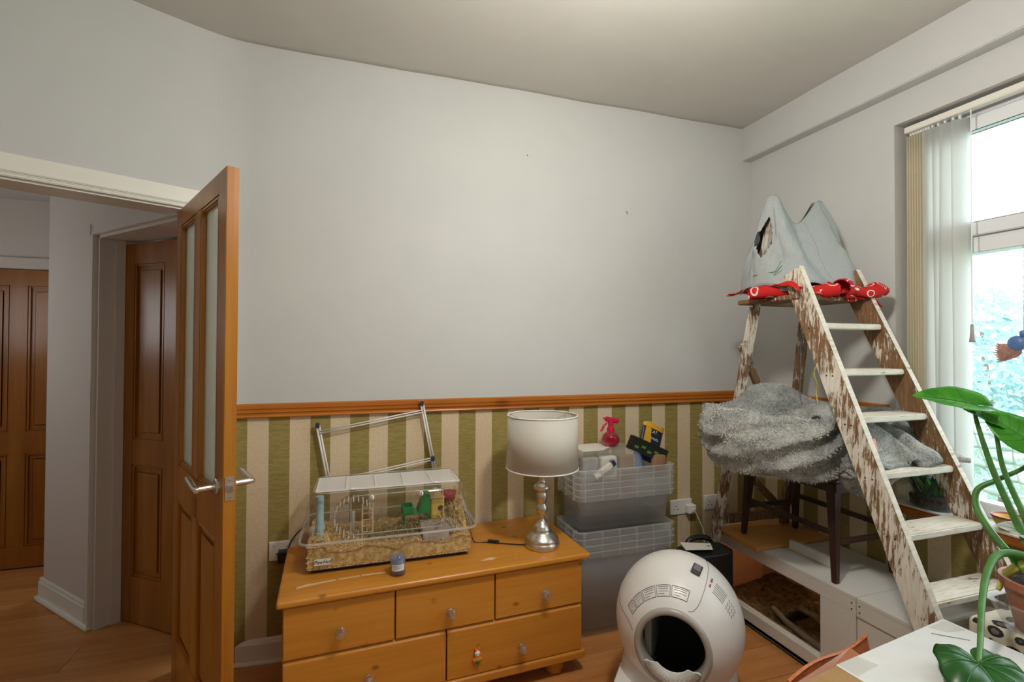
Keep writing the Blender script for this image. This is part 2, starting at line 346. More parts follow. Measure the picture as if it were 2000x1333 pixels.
def cr(pts, n=8):
    """Catmull-Rom through points"""
    P = [Vector(p) for p in pts]; P = [P[0] * 2 - P[1]] + P + [P[-1] * 2 - P[-2]]; out = []
    for i in range(1, len(P) - 2):
        for k in range(n):
            t = k / n; a, b, c, d = P[i - 1:i + 3]
            out.append(.5 * ((2 * b) + (c - a) * t + (2 * a - 5 * b + 4 * c - d) * t * t + (3 * b - a - 3 * c + d) * t ** 3))
    return out + [P[-2]]
def nz(x, y=0, z=0): return noise.noise(Vector((x, y, z)))

# ================================================================== SETTING
RX, BY, CZ = 2.333, 2.42, 2.763          # window wall, back wall, ceiling
FY, LX = -1.2, -1.80
A = Vector((-.62, 2.375)); U = Vector((-.891, -.454)); NB = Vector((-.454, .891))   # angled door wall: start, direction, outward normal
def aw(s, t=0): return tuple(A + U * s + NB * t)
# floor: sub-floor slab and laminate planks
fl = struct('floor', label='brown wood-effect laminate floor laid in long planks')
MB().box(-3.0, 2.6, FY - .1, 4.3, -.06, -.012).build('subfloor', 'cardbrown', fl)
pm = [MB().box(-.6 + .0012, .6 - .0012, 0.0012, .19 - .0012, -.012, 0) for _ in range(1)]
pl0 = None; row = 0; y = -1.2
while y < 4.2:
    x = -3.0 + [0, .7, .35, 1.0][row % 4] * 1.0 - .6
    while x < 2.6:
        x0, x1 = max(x, -3.0), min(x + 1.2, 2.45)
        inroom = y > .9 or x1 > .2
        if x1 - x0 > .05 and inroom and not (y > 2.6 and x0 > -.3):
            if x1 - x0 > 1.19 and pl0 is not None:
                o = pl0.copy(); C.objects.link(o); o.parent = fl
            else:
                o = MB().box(-(x1 - x0) / 2 + .0009, (x1 - x0) / 2 - .0009, .0009, .19 - .0009, -.012, 0).build('plank', 'laminate', fl, local=True)
                if x1 - x0 > 1.19 and pl0 is None: pl0 = o
            o.location = ((x0 + x1) / 2, y, random.uniform(0, .0006))
        x += 1.2
    y += .19; row += 1
# ceiling with its slight waviness
def ceil_fn(u, v):
    x = lerp(LX - .1, RX + .1, u); y = lerp(FY - .1, BY + .06, v); return (x, y, CZ + .006 * nz(x * 1.3, y * 1.3) + .004 * nz(x * 3, y * 3, 4))
cb = MB().grid(ceil_fn, 40, 40); cb.build('ceiling', 'ceil', smooth=True, thick=.01, kind='structure', origin=False, label='dull cream painted ceiling with small blemishes')
# back wall (striped wallpaper below the dado rail), curving into the angled door wall
curve = [(RX + .05, BY)] + [(-.4325 - .413 * math.sin(math.radians(27) * k / 12), BY - .413 * (1 - math.cos(math.radians(27) * k / 12))) for k in range(13)]
bw = MB().prism(curve + [aw(.045), aw(.045, .13), (-.40, 2.56), (RX + .05, 2.56)], 0, CZ + .02)
wbk = bw.build('wall_back', 'wp_back', kind='structure', origin=False, label='grey-cream back wall with olive and cream striped wallpaper below')
for nm, nx, nz_ in (('nail', 1.455, 2.172), ('nail', .86, 2.418), ('nail', 1.46, 2.163)):
    k_ = MB().lathe([(0, BY - .006), (.0028, BY - .006), (.0028, BY + .002)], (nx, 0, nz_), 8, 'Y').build(nm, 'ink', wbk)
# door wall: lintel, far jamb pier
dw = MB().prism([aw(.045), aw(.815), aw(.815, .13), aw(.045, .13)], 1.985, CZ + .02)
dw.prism([aw(.815), aw(1.36), aw(1.36, .13), aw(.815, .13)], 0, CZ + .02)
dw.build('wall_door', 'paint', kind='structure', origin=False, label='grey-cream painted wall above the open doorway')
e0 = aw(1.36)
MB().box(LX - .1, e0[0] + .02, FY - .1, e0[1] + .02, 0, CZ + .02).build('wall_left', 'paint', kind='structure', origin=False)
MB().box(LX - .1, RX + .3, FY - .1, FY, 0, CZ + .02).build('wall_front', 'paint', kind='structure', origin=False)
# window wall with opening
WY0, WY1, WZ0, WZ1 = -.30, 1.573, .72, 2.42
ww = MB().box(RX, RX + .30, WY1, BY + .1, 0, CZ + .02).box(RX, RX + .30, FY - .1, WY0, 0, CZ + .02).box(RX, RX + .30, WY0, WY1, 0, WZ0 - .045).box(RX, RX + .30, WY0, WY1, WZ1, CZ + .02)
ww.build('wall_right', 'wp_right', kind='structure', origin=False, label='window wall, grey-cream above and striped wallpaper below')
MB().box(2.2675, RX + .01, FY, BY + .01, 2.558, CZ + .01).build('trim_1', 'paint', kind='structure', origin=False, bevel=.004, label='boxed-in ceiling beam running above the window')
# dado rail: profile swept along the walls
def sweep(path, prof, name, mat, **k):
    P = [Vector((x, y)) for x, y in path]; rows = []
    for i, p in enumerate(P):
        d0 = (P[i] - P[i - 1]).normalized() if i else None; d1 = (P[i + 1] - P[i]).normalized() if i < len(P) - 1 else None
        ns = [Vector((d.y, -d.x)) for d in (d0, d1) if d is not None]; n = sum(ns, Vector((0, 0))).normalized(); sc = 1 / max(.3, n.dot(ns[0]))
        rows.append([(p.x + n.x * o * sc, p.y + n.y * o * sc, z) for o, z in prof])
    n = len(prof); f = [(i * n + k2, i * n + (k2 + 1) % n, (i + 1) * n + (k2 + 1) % n, (i + 1) * n + k2) for i in range(len(P) - 1) for k2 in range(n)]
    f += [tuple(range(n)), tuple(range((len(P) - 1) * n, len(P) * n))[::-1]]
    return MB().add([q for r in rows for q in r], f).build(name, mat, kind='structure', origin=False, **k)
dado = [(0, 1.084), (.020, 1.084), (.023, 1.089), (.020, 1.095), (.012, 1.099), (.013, 1.103), (.019, 1.107), (.019, 1.112), (.011, 1.116), (.012, 1.120), (.016, 1.124), (.0165, 1.141), (.010, 1.146), (0, 1.146)]
bpath = [(-.60, 2.383), (-.56, 2.399), (-.52, 2.410), (-.48, 2.417), (-.43, BY), (RX, BY)]
sweep(bpath, dado, 'trim_2', 'rail', label='orange pine dado rail along the back wall')
sweep([(RX, BY), (RX, WY1 + .03)], dado, 'trim_3', 'rail', label='short orange pine dado rail beside the window')
skirt = [(0, 0), (.026, 0), (.026, .006), (.021, .014), (.018, .016), (.018, .085), (.012, .098), (.006, .105), (0, .105)]
sweep([(-.56, 2.447), (-.50, 2.436), (-.45, 2.428), (-.40, 2.423), (-.34, BY), (RX, BY)], skirt, 'baseboard_back', 'trimwhite', label='cream gloss skirting board along the back wall')
sweep([(RX, BY), (RX, FY)], skirt, 'baseboard_right', 'trimwhite')
# door casing (architrave) and lining of the open doorway
cas = thing('trim_4', 'cream moulded door casing around the open doorway', None, kind='structure')
def casing_h(s0, s1, z0, par, mat='trimwhite'):
    for t0, t1, za, zb in ((-.016, .0, z0 + .028, z0 + .082), (-.024, .0, z0 + .018, z0 + .030), (-.019, 0, z0 + .010, z0 + .018), (-.026, 0, z0, z0 + .010)):
        MB().prism([aw(s0, t0), aw(s1, t0), aw(s1, t1), aw(s0, t1)], za, zb).build('casing_moulding', mat, par, bevel=.003)
casing_h(-.03, .885, 1.975, cas)
for t0, sa, sb in ((-.016, .82, .875), (-.026, .81, .822)):
    MB().prism([aw(sa, t0), aw(sb, t0), aw(sb, 0), aw(sa, 0)], 0, 2.0).build('casing_moulding', 'trimwhite', cas, bevel=.003)
for t0, sa, sb in ((-.016, -.03, .03),):
    MB().prism([aw(sa, t0), aw(sb, t0), aw(sb, 0), aw(sa, 0)], 0, 2.0).build('casing_moulding', 'trimwhite', cas, bevel=.003)
MB().prism([aw(.045, -.005), aw(.815, -.005), aw(.815, .135), aw(.045, .135)], 1.967, 1.986).build('lining', 'trimwhite', cas)

# ---- hall beyond the doorway
P1, P2 = Vector((-1.633, 3.385)), Vector((-1.221, 2.946)); HE = (P2 - P1).normalized(); HN = Vector((-HE.y, HE.x))   # HN points away from camera
if HN.y < 0: HN = -HN
P3 = P2 + HE * .76
def hp(p, t=0): return tuple(p + HN * t)
HZ = 2.33
hw = MB().prism([hp(P1), hp(P2), hp(P2, .16), hp(P1, .75)], 0, HZ)
hw.prism([hp(P2), hp(P3), hp(P3, .16), hp(P2, .16)], 1.955, HZ)
hw.build('wall_hall', 'hallpaint', kind='structure', origin=False, label='pale hall wall beside the second brown door')
MB().box(-2.9, -1.2, 3.905, 4.0, 0, HZ).build('wall_hall_far', 'hallpaint', kind='structure', origin=False, label='far hall wall above a brown panelled door')
MB().box(-2.98, -2.9, 1.5, 4.0, 0, HZ).build('wall_hall_left', 'hallpaint', kind='structure', origin=False)
MB().prism([(-2.98, 1.6), (-1.9, 1.9), aw(.0, .13), (-.4, 2.56), (-.4, 4.0), (-2.98, 4.0)], HZ, HZ + .05).build('ceiling_hall', 'ceil', kind='structure', origin=False)
MB().prism([hp(P1, .75), hp(P2, .50), hp(P3, .50), hp(P3, .56), hp(P2, .56), hp(P1, .81)], 0, HZ).build('wall_lightstop_back', 'hallpaint', kind='structure', origin=False)  # unseen slab added behind the second door to stop sky light leaking in
MB().prism([(-2.98, 1.45), (-1.78, 1.72), (-1.80, 1.80), (-2.98, 1.53)], 0, HZ).build('wall_lightstop_near', 'hallpaint', kind='structure', origin=False)  # unseen wall added to keep outdoor light out of the hall
hc = thing('trim_5', 'pale door casing around the second brown door in the hall', None, kind='structure')
for t0, a0, b0 in ((-.016, -.062, -.006), (-.024, -.014, -.002)):
    MB().prism([hp(P2 + HE * a0, t0), hp(P2 + HE * b0, t0), hp(P2 + HE * b0), hp(P2 + HE * a0)], 0, 1.955 + (.062 if t0 > -.02 else .01)).build('casing_moulding', 'hallpaint', hc, bevel=.003)
    MB().prism([hp(P2 + HE * a0, t0), hp(P3, t0), hp(P3), hp(P2 + HE * a0)], 1.955 + (.0 if t0 > -.02 else -.002), 1.955 + (.065 if t0 > -.02 else .012)).build('casing_moulding', 'hallpaint', hc, bevel=.003)
MB().prism([hp(P2, -.004), hp(P2 + HE * .02, -.004), hp(P2 + HE * .02, .16), hp(P2, .16)], 0, 1.955).build('jamb', 'hallpaint', hc)
MB().prism([hp(P2 + HE * .02, .06), hp(P2 + HE * .034, .06), hp(P2 + HE * .034, .10), hp(P2 + HE * .02, .10)], 0, 1.94).build('door_stop', 'hallpaint', hc)
MB().prism([hp(P2, -.004), hp(P3, -.004), hp(P3, .16), hp(P2, .16)], 1.938, 1.957).build('lining', 'hallpaint', hc)
hb = thing('baseboard_hall', 'white skirting board at the foot of the hall wall', None, kind='structure')
for t0, za, zb in ((-.018, .0, .10), (-.012, .10, .118), (-.034, 0, .018)):
    MB().prism([hp(P1 - HE * .02, t0), hp(P2 - HE * .06 if t0 > -.03 else P2, t0), hp(P2 - HE * .06 if t0 > -.03 else P2), hp(P1 - HE * .02, 0)], za, zb).build('skirting', 'trimwhite', hb, bevel=.004)
    MB().prism([hp(P1 + HE * t0, t0), hp(P1), hp(P1, .7), hp(P1 + HE * t0, .7)], za, zb).build('skirting', 'trimwhite', hb, bevel=.004)

def panel_door(name, loc, rz, w, h, th, mat, label, st, mull, rails, panels, glass, handle=None, side=1):
    """local: x along the door, y thickness, z up. rails: [(z0,z1)], panels: [(x0,x1,z0,z1)]"""
    d = thing(name, label, None, loc, rz, None, 'structure')
    for x0, x1 in ((0, st), (w - st, w)): MB().box(x0, x1, 0, th, .008, h).build('stile', mat, d, local=True, bevel=.0015)
    for z0, z1 in rails: MB().box(st, w - st, 0.0004, th - .0004, z0, z1).build('rail', mat, d, local=True, bevel=.0015)
    for x0, x1, z0, z1 in mull: MB().box(x0, x1, 0.0004, th - .0004, z0, z1).build('mullion', mat, d, local=True, bevel=.0015)
    for x0, x1, z0, z1 in panels:
        b = MB().box(x0, x1, .012, th - .012, z0, z1)
        pn = b.build('panel', mat, d, local=True)
        # raised field and mouldings
        for ya, yb in ((.006, .013), (th - .013, th - .006)):
            MB().box(x0 + .035, x1 - .035, ya, yb, z0 + .035, z1 - .035).build('raised_field', mat, pn, local=True, bevel=.004)
        for ya, yb in ((.001, .014), (th - .014, th - .001)):
            mo = MB().box(x0, x0 + .014, ya, yb, z0, z1).box(x1 - .014, x1, ya, yb, z0, z1).box(x0 + .014, x1 - .014, ya, yb, z0, z0 + .014).box(x0 + .014, x1 - .014, ya, yb, z1 - .014, z1)
            mo.build('moulding', mat, pn, local=True, bevel=.005)
    for x0, x1, z0, z1 in glass:
        pn = MB().box(x0, x1, th / 2 - .003, th / 2 + .003, z0, z1).build('glass_pane', 'frost', d, local=True, label='frosted glass pane')
        for ya, yb in ((.001, th / 2 - .003), (th / 2 + .003, th - .001)):
            mo = MB().box(x0, x0 + .016, ya, yb, z0, z1).box(x1 - .016, x1, ya, yb, z0, z1).box(x0 + .016, x1 - .016, ya, yb, z0, z0 + .016).box(x0 + .016, x1 - .016, ya, yb, z1 - .016, z1)
            mo.build('glazing_bead', mat, pn, local=True, bevel=.005)
    return d
# open room door
DL = Vector((-.382 + .711, 1.698 - 2.361)); RZ1 = math.atan2(DL.y, DL.x); w1 = .742
d1 = panel_door('door_1', (-.711, 2.361, 0), RZ1, w1, 1.96, .036, 'pinedoor', 'open honey-brown wooden door with two frosted glass panes', .085,
                [(.33, .413, .785 + .0, .925), (.33, .413, .925, 1.89), (.33, .413, .22, .785)], [(1.89, 1.96), (.785, .925), (.008, .22)],
                [(.085, .33, .22, .785), (.413, .657, .22, .785)], [(.085, .33, .925, 1.89), (.413, .657, .925, 1.89)])
for s, nm in ((-1, 'lever_handle'), (1, 'lever_handle')):
    y0 = 0 if s < 0 else .036; hx, hz = .69, .962
    hd = MB().lathe([(0, y0), (.026, y0), (.026, y0 + s * .008), (.022, y0 + s * .010), (0, y0 + s * .010)], (hx, 0, hz), 24, 'Y').build('lever_handle', 'steel', d1, local=True, smooth=False, label='brushed steel lever handle')
    MB().tube([(hx, y0 + s * .008, hz), (hx, y0 + s * .062, hz)], .0095, 14).build('lever_neck', 'steel', hd, local=True, smooth=False)
    MB().tube([(hx + .008, y0 + s * .060, hz), (hx - .02, y0 + s * .062, hz + .001), (hx - .115, y0 + s * .060, hz + .012)], .0095, 14).build('lever_grip', 'steel', hd, local=True)
lp = MB().box(w1, w1 + .0022, .005, .031, .925, .998).build('latch_plate', 'steel', d1, local=True, label='steel latch plate')
MB().box(w1, w1 + .012, .010, .026, .950, .974).build('latch_bolt', 'chrome', lp, local=True, bevel=.003)
for zz in (.934, .989): MB().lathe([(0, w1 + .0035), (.003, w1 + .0035), (.004, w1 + .002)], (0, .018, zz), 10, 'X').build('screw', 'chrome', lp, local=True)
for zz in (): MB().tube([(-.004, -.006, zz), (-.004, -.006, zz + .075)], .006, 8).build('hinge', 'steel', d1, local=True)
# second hall door, slightly ajar
e2 = Vector((.79, -.613)); q2 = panel_door('door_2', (-1.147, 3.010, 0), math.atan2(e2.y, e2.x), .72, 1.925, .036, 'darkdoor', 'dark varnished panelled door in the hall behind the open door', .095,
    [(.315, .405, .24, .80), (.315, .405, .93, 1.82)], [(1.82, 1.925), (.80, .93), (.008, .24)],
    [(.095, .315, .24, .80), (.405, .625, .24, .80), (.095, .315, .93, 1.82), (.405, .625, .93, 1.82)], [])
q3 = panel_door('door_3', (-2.395, 3.868, 0), 0, .76, 1.88, .036, 'darkdoor', 'brown panelled door at the far left end of the hall', .105,
    [(.335, .425, .14, .72), (.335, .425, .86, 1.78)], [(1.78, 1.88), (.72, .86), (.008, .14)],
    [(.105, .335, .14, .72), (.425, .655, .14, .72), (.105, .335, .86, 1.78), (.425, .655, .86, 1.78)], [])
c3 = thing('trim_6', 'pale casing over the far brown hall door', None, kind='structure')
MB().box(-2.47, -1.57, 3.862, 3.905, 1.885, 1.956).build('casing_moulding', 'hallpaint', c3, bevel=.004)
for x0 in (-2.465, -1.632): MB().box(x0, x0 + .066, 3.862, 3.905, 0, 1.885).build('casing_moulding', 'hallpaint', c3, bevel=.004)

# ---- window
wn = thing('window_1', 'white framed window looking out on a bright garden', None, kind='structure')
fx0, fx1 = 2.44, 2.51
for y0, y1, z0, z1, nm in ((WY1 - .06, WY1, WZ0, WZ1, 'jamb'), (WY0, WY0 + .06, WZ0, WZ1, 'jamb'), (WY0 + .06, WY1 - .06, WZ1 - .055, WZ1, 'head'), (WY0 + .06, WY1 - .06, WZ0, WZ0 + .06, 'bottom_rail'),
                          (WY0 + .06, WY1 - .06, 1.80, 1.87, 'transom'), (.58, .65, WZ0 + .06, 1.80, 'mullion'), (.58, .65, 1.87, WZ1 - .055, 'mullion')):
    MB().box(fx0, fx1, y0, y1, z0, z1).build(nm, 'upvc', wn, bevel=.004)
for y0, y1 in ((WY0 + .06, .58), (.65, WY1 - .06)):
    sh = MB().box(fx0 - .02, fx0 + .02, y0, y1, 1.87, 1.925).box(fx0 - .02, fx0 + .02, y0, y1, WZ1 - .115, WZ1 - .06).box(fx0 - .02, fx0 + .02, y0, y0 + .05, 1.925, WZ1 - .115).box(fx0 - .02, fx0 + .02, y1 - .05, y1, 1.925, WZ1 - .115)
    s_ = sh.build('opening_sash', 'upvc', wn, bevel=.003)
    MB().box(fx0 + .01, fx0 + .016, y0 + .04, y1 - .04, 1.915, WZ1 - .105).build('pane', 'glass', s_)
    MB().box(fx0 + .03, fx0 + .036, y0 - .005, y1 + .005, WZ0 + .055, 1.805).build('pane', 'glass', wn)
MB().box(fx0 - .005, fx1, WY1 - .06 - .012, WY1 - .06, WZ0 + .06, 1.8).build('gasket', 'darkgrey', wn)
hd = MB().box(fx0 - .035, fx0 - .02, .60, .63, 1.88, 1.90).build('window_catch', 'steel', wn, bevel=.004)
sill = struct('trim_7', label='orange wooden window sill board with white painted top')
MB().box(2.298, 2.445, WY0 - .03, WY1 + .02, WZ0 - .006, WZ0).build('sill_top', 'trimwhite', sill)
MB().box(2.296, 2.445, WY0 - .03, WY1 + .02, WZ0 - .042, WZ0 - .006).build('sill_board', 'rail', sill, bevel=.005)

# ================================================================== CHEST OF DRAWERS
cang = math.atan2(1.925 - 1.872, .92 + .222)
ch = thing('chest_of_drawers', 'honey pine chest of drawers with five drawers and crystal knobs', 'chest of drawers', (-.222, 1.872, 0), cang)
TZ = .52
tp = MB().rbox(-.030, 1.192, -.026, .485, TZ - .024, TZ, .008, 3).build('top', 'pine', ch, local=True)
MB().box(-.012, .008, .012, .47, .10, TZ - .024).box(1.147, 1.165, .012, .47, .10, TZ - .024).box(.008, 1.147, .455, .47, .10, TZ - .024).box(.008, 1.147, .03, .455, .10, .112).build('carcass', 'pine', ch, local=True)
MB().box(.008, 1.147, .014, .45, .300, .304).box(.3725, .3755, .014, .45, .304, .494).box(.7665, .7695, .014, .45, .304, .494).box(.569, .572, .014, .45, .11, .30).build('divider', 'pine', ch, local=True)
MB().rbox(-.022, 1.178, -.012, .47, .068, .103, .008, 3).build('plinth', 'pine', ch, local=True)
for fx, fy in ((.09, .06), (1.06, .06), (.09, .40), (1.06, .40)):
    MB().lathe([(0, 0), (.036, 0), (.040, .015), (.044, .035), (.041, .055), (.034, .068), (0, .068)], (fx, fy, 0), 20).build('bun_foot', 'pine', ch, local=True, smooth=True)
DR = [(-.008, .371, .306, .494, .181, .383), (.377, .765, .306, .494, .582, .376), (.771, 1.161, .306, .494, .984, .379), (-.008, .567, .106, .299, .28, .192), (.573, 1.161, .106, .299, .881, .179)]
for x0, x1, z0, z1, kx, kz in DR:
    b = MB().box(x0, x1, -.004, .014, z0, z1 - .010)
    # sloped top lip on drawer front
    b.add([(x0, -.004, z1 - .010), (x1, -.004, z1 - .010), (x1, .010, z1), (x0, .010, z1), (x1, .014, z1), (x0, .014, z1), (x1, .014, z1 - .01), (x0, .014, z1 - .01)], [(0, 1, 2, 3), (3, 2, 4, 5), (0, 3, 5, 7), (1, 6, 4, 2), (5, 4, 6, 7)])
    df = b.build('drawer', 'pine', ch, local=True, bevel=.0015)
    kb = MB().lathe([(0, -.004), (.009, -.004), (.009, -.010), (.006, -.012), (.006, -.019), (.010, -.021), (0, -.021)], (kx, 0, kz), 14, 'Y').build('knob_stem', 'chrome', df, local=True)
    MB().lathe([(0, -.019), (.014, -.021), (.0225, -.033), (.021, -.041), (.013, -.051), (0, -.053)], (kx, 0, kz), 8, 'Y').build('crystal_knob', 'crystal', df, local=True, label='faceted clear crystal knob')
    MB().lathe([(0, -.028), (.011, -.032), (.006, -.043), (0, -.044)], (kx, 0, kz), 6, 'Y').build('knob_core', 'chrome', df, local=True)
# bare wood scars on the top
def scar(poly): MB().prism(poly, TZ - .001, TZ + .0004).build('chipped_varnish', M['scar'], ch, local=True, label='pale patch of chipped varnish')
M['scar'] = noisy('bare_pine', (.58, .42, .24), (.66, .50, .31), 30, .7)
scar([(.028, .062), (.06, .07), (.12, .079), (.165, .083), (.163, .094), (.11, .091), (.06, .088), (.03, .076)])
scar([(.172, .084), (.25, .088), (.252, .097), (.18, .094)])
scar([(.258, .086), (.30, .086), (.345, .083), (.35, .092), (.30, .098), (.257, .097)])
scar([(.725, .060), (.775, .052), (.80, .066), (.772, .078)])
# toy on the drawer front
ty = thing('toy_figure', 'tiny orange and white toy figure with green belly on the lower drawer', 'toy', (.470, 1.893, .149), cang)
MB().ball((0, 0, .017), .0155, .010, .018, 14, 10).build('body', 'orangetoy', ty, local=True, smooth=True)
MB().ball((0, -.005, .012), .010, .007, .011, 12, 8).build('belly', 'green', ty, local=True, smooth=True)
MB().ball((0, -.002, .042), .012, .010, .012, 14, 10).build('head', 'white', ty, local=True, smooth=True)
MB().ball((0, 0.001, .051), .011, .008, .006, 12, 8).build('crest', 'orangetoy', ty, local=True, smooth=True)
for sx in (-1, 1):
    MB().ball((sx * .007, 0, .059), .004, .004, .005, 8, 6).build('ear', 'orangetoy', ty, local=True, smooth=True)
    MB().ball((sx * .005, -.011, .044), .0018, nu=8, nv=6).build('eye', 'black', ty, local=True, smooth=True)
    MB().ball((sx * .015, -.003, .018), .004, .005, .008, 8, 6).build('arm', 'orangetoy', ty, local=True, smooth=True)

# ================================================================== HAMSTER CAGE
cg = thing('hamster_cage', 'clear plastic hamster cage full of wood shavings on the chest', 'pet cage', (.152, 2.18, TZ))
MB().rbox(-.155, .462, 2.05, 2.33, TZ + .0005, TZ + .014, .006).build('mat', 'black', cg, label='black heat mat under the tub')
def rr(x0, x1, y0, y1, r, n=5):
    out = []
    for cx, cy, a in ((x1 - r, y1 - r, 0), (x0 + r, y1 - r, 90), (x0 + r, y0 + r, 180), (x1 - r, y0 + r, 270)):
        for k in range(n + 1):
            t = math.radians(a + 90 * k / n); out.append((cx + r * math.cos(t), cy + r * math.sin(t)))
    return out
def loft(secs, capb=False, capt=False):
    m = MB(); n = len(secs[0]); vs = [p for s in secs for p in s]
    f = [(i * n + k, i * n + (k + 1) % n, (i + 1) * n + (k + 1) % n, (i + 1) * n + k) for i in range(len(secs) - 1) for k in range(n)]
    if capb: f.append(tuple(range(n))[::-1])
    if capt: f.append(tuple(range((len(secs) - 1) * n, len(secs) * n)))
    return m.add(vs, f)
def ring(x0, x1, y0, y1, r, z): return [(x, y, z) for x, y in rr(x0, x1, y0, y1, r)]
LIP = .648
tub = loft([ring(-.160, .468, 2.040, 2.340, .04, TZ + .016), ring(-.172, .478, 2.028, 2.352, .04, TZ + .03), ring(-.192, .492, 2.008, 2.366, .04, LIP)], capb=True)
tub.build('base_tub', 'acrylic', cg, smooth=True)
rim = MB().tube([Vector(p) for p in ring(-.198, .498, 2.001, 2.372, .045, LIP)] + [Vector(ring(-.198, .498, 2.001, 2.372, .045, LIP)[0])], .005, 8, False)
rim.build('rim', 'boxrim', cg, smooth=True)
lid = loft([ring(-.196, .496, 2.003, 2.370, .045, LIP + .004), ring(-.188, .486, 2.010, 2.362, .05, .70), ring(-.170, .462, 2.030, 2.345, .05, .785), ring(-.160, .448, 2.045, 2.335, .05, .812), ring(-.148, .436, 2.058, 2.325, .045, .824), ring(-.145, .433, 2.062, 2.282, .005, .8245)])
lid.build('lid_cover', 'acrylic', cg, smooth=True)
MB().box(-.148, .436, 2.282, 2.325, .822, .8245).build('lid_cover', 'acrylic', cg)
MB().tube([Vector(p) for p in ring(-.150, .438, 2.056, 2.327, .045, .824)] + [Vector(ring(-.150, .438, 2.056, 2.327, .045, .824)[0])], .0025, 6, False).build('lid_edge', 'boxrim', cg, smooth=True)
# mesh top
ms = MB().box(-.143, .431, 2.068, 2.073, .826, .831).box(-.143, .431, 2.269, 2.274, .826, .831).box(-.143, -.138, 2.073, 2.269, .826, .831).box(.426, .431, 2.073, 2.269, .826, .831).build('mesh_panel', 'white', cg, label='white wire mesh lid panel')
for k in range(1, 5):
    xx = -.143 + .574 * k / 5 ; MB().box(xx - .002, xx + .002, 2.073, 2.269, .826, .831).build('mesh_bar', 'white', ms)
wr = MB()
for k in range(30): yy = 2.077 + .190 * k / 29; wr.box(-.138, .426, yy - .0006, yy + .0006, .8275, .8288)
wo = wr.build('mesh_wires', 'white', ms, kind='stuff')
# front door of the lid: raised outline following the slope, with two clips
def slope(x, z):   # y on lid front at z
    t = (z - .652) / (.812 - .652); return lerp(2.003, 2.045, t) - .002
dpts = [(.0, .668), (.345, .668), (.355, .675), (.355, .800), (.345, .808), (.0, .808), (-.01, .80), (-.01, .676), (.0, .668)]
MB().tube([(x, slope(x, z), z) for x, z in dpts], .0022, 6, False).build('front_hatch', 'boxrim', cg, smooth=True)
for x in (.07, .265):
    cl = MB().lathe([(0, -.006), (.006, -.006), (.009, 0), (.006, .006), (0, .006)], (x, slope(x, .80) - .006, .798), 12, 'Y', 1, 1.3).build('hatch_clip', 'white', cg, smooth=True, label='white oval turn clip')
    MB().tube([(x + .02 * math.cos(a), slope(x, .8) - .003, .80 + .018 * math.sin(a)) for a in [PI * (1 + k / 10) for k in range(11)]], .0015, 6).build('clip_guard', 'acrylic', cl)
    MB().box(x - .001, x + .001, slope(x, .8) - .0135, slope(x, .8) - .012, .789, .807).build('clip_slot', 'ink', cl)
for x in (.0, .33): MB().rbox(x - .012, x + .012, 2.058, 2.070, .828, .835, .003).build('lid_catch', 'white', cg)
nb = MB().box(-.142, -.082, 2.0195, 2.0205, .560, .584).build('name_label', 'paper', cg, label='white name label on the tub front')
text('PawHut', .019, 'navy', nb, frame((-.112, 2.0185, .572), (1, 0, 0), (0, 0, 1)), shear=.25)
# bedding: undulating block of shavings (nobody could count it)
def bed_top(x, y): return TZ + .082 + .016 * nz(x * 9, y * 9) + .012 * nz(x * 22, y * 22, 3) + (.018 if x < -.1 else 0) + .075 * max(0, min(1, (x - .35) / .07)) * max(0, min(1, (y - 2.10) / .1))
bd = MB()
def bfn(u, v):
    x = lerp(-.172, .474, u); y = lerp(2.026, 2.352, v); return (x, y, bed_top(x, y))
bd.grid(bfn, 60, 34)
def skirtf(u, v):
    n = len(_per); i = int(round(u * (n - 1))) % n; x, y = _per[i]; z = lerp(TZ + .0185, bed_top(x, y), v); k = (z - TZ - .03) / (LIP - TZ - .03)
    return (x, y, z)
_per = [(lerp(-.168, .470, t / 59), 2.0325) for t in range(60)] + [(.472, lerp(2.032, 2.346, t / 29)) for t in range(30)] + [(lerp(.470, -.168, t / 59), 2.346) for t in range(60)] + [(-.170, lerp(2.346, 2.032, t / 29)) for t in range(30)]
bd.grid(skirtf, len(_per), 4)
bd.build('bedding', 'bedding', smooth=True, label='golden wood shavings filling the hamster cage tub', cat='bedding', kind='stuff')
def strands(name, region, n, mat, ln, label, r=.0013, lay=.6):
    m = MB()
    for _ in range(n):
        x = random.uniform(region[0], region[1]); y = random.uniform(region[2], region[3]); z = bed_top(x, y) + random.uniform(0, region[4])
        a = random.uniform(0, 2 * PI); e = random.uniform(-lay, lay); l = random.uniform(.4, 1) * ln
        d = Vector((math.cos(a) * math.cos(e), math.sin(a) * math.cos(e), math.sin(e))) * l
        p = Vector((x, y, z)); q = p + d
        q.x = max(-.165, min(.465, q.x)); q.y = max(2.035, min(2.335, q.y)); q.z = max(TZ + .03, q.z)
        mid = (p + q) / 2 + Vector((0, 0, random.uniform(-.01, .012)))
        s_ = Vector((-d.y, d.x, 0)); s_ = s_.normalized() * r if s_.length > 0 else Vector((r, 0, 0))
        m.add([p - s_, p + s_, mid + s_, mid - s_, q + s_ * .6, q - s_ * .6], [(0, 1, 2, 3), (3, 2, 4, 5)])
    return m.build(name, mat, label=label, cat='hay', kind='stuff')
strands('hay', (.36, .46, 2.10, 2.33, .06), 1300, 'hay', .05, 'heap of golden hay at the right end of the cage')
strands('dark_hay', (.06, .34, 2.08, 2.22, .045), 700, 'haydark', .05, 'dark greenish hay in the middle of the cage')
strands('loose_shavings', (-.165, .465, 2.035, 2.33, .006), 1500, 'hay', .018, 'loose pale shavings scattered on the cage bedding', .0016, .3)
strands('loose_hay', (-.16, -.10, 2.05, 2.28, .03), 160, 'hay', .05, 'few golden straws at the left end of the cage')
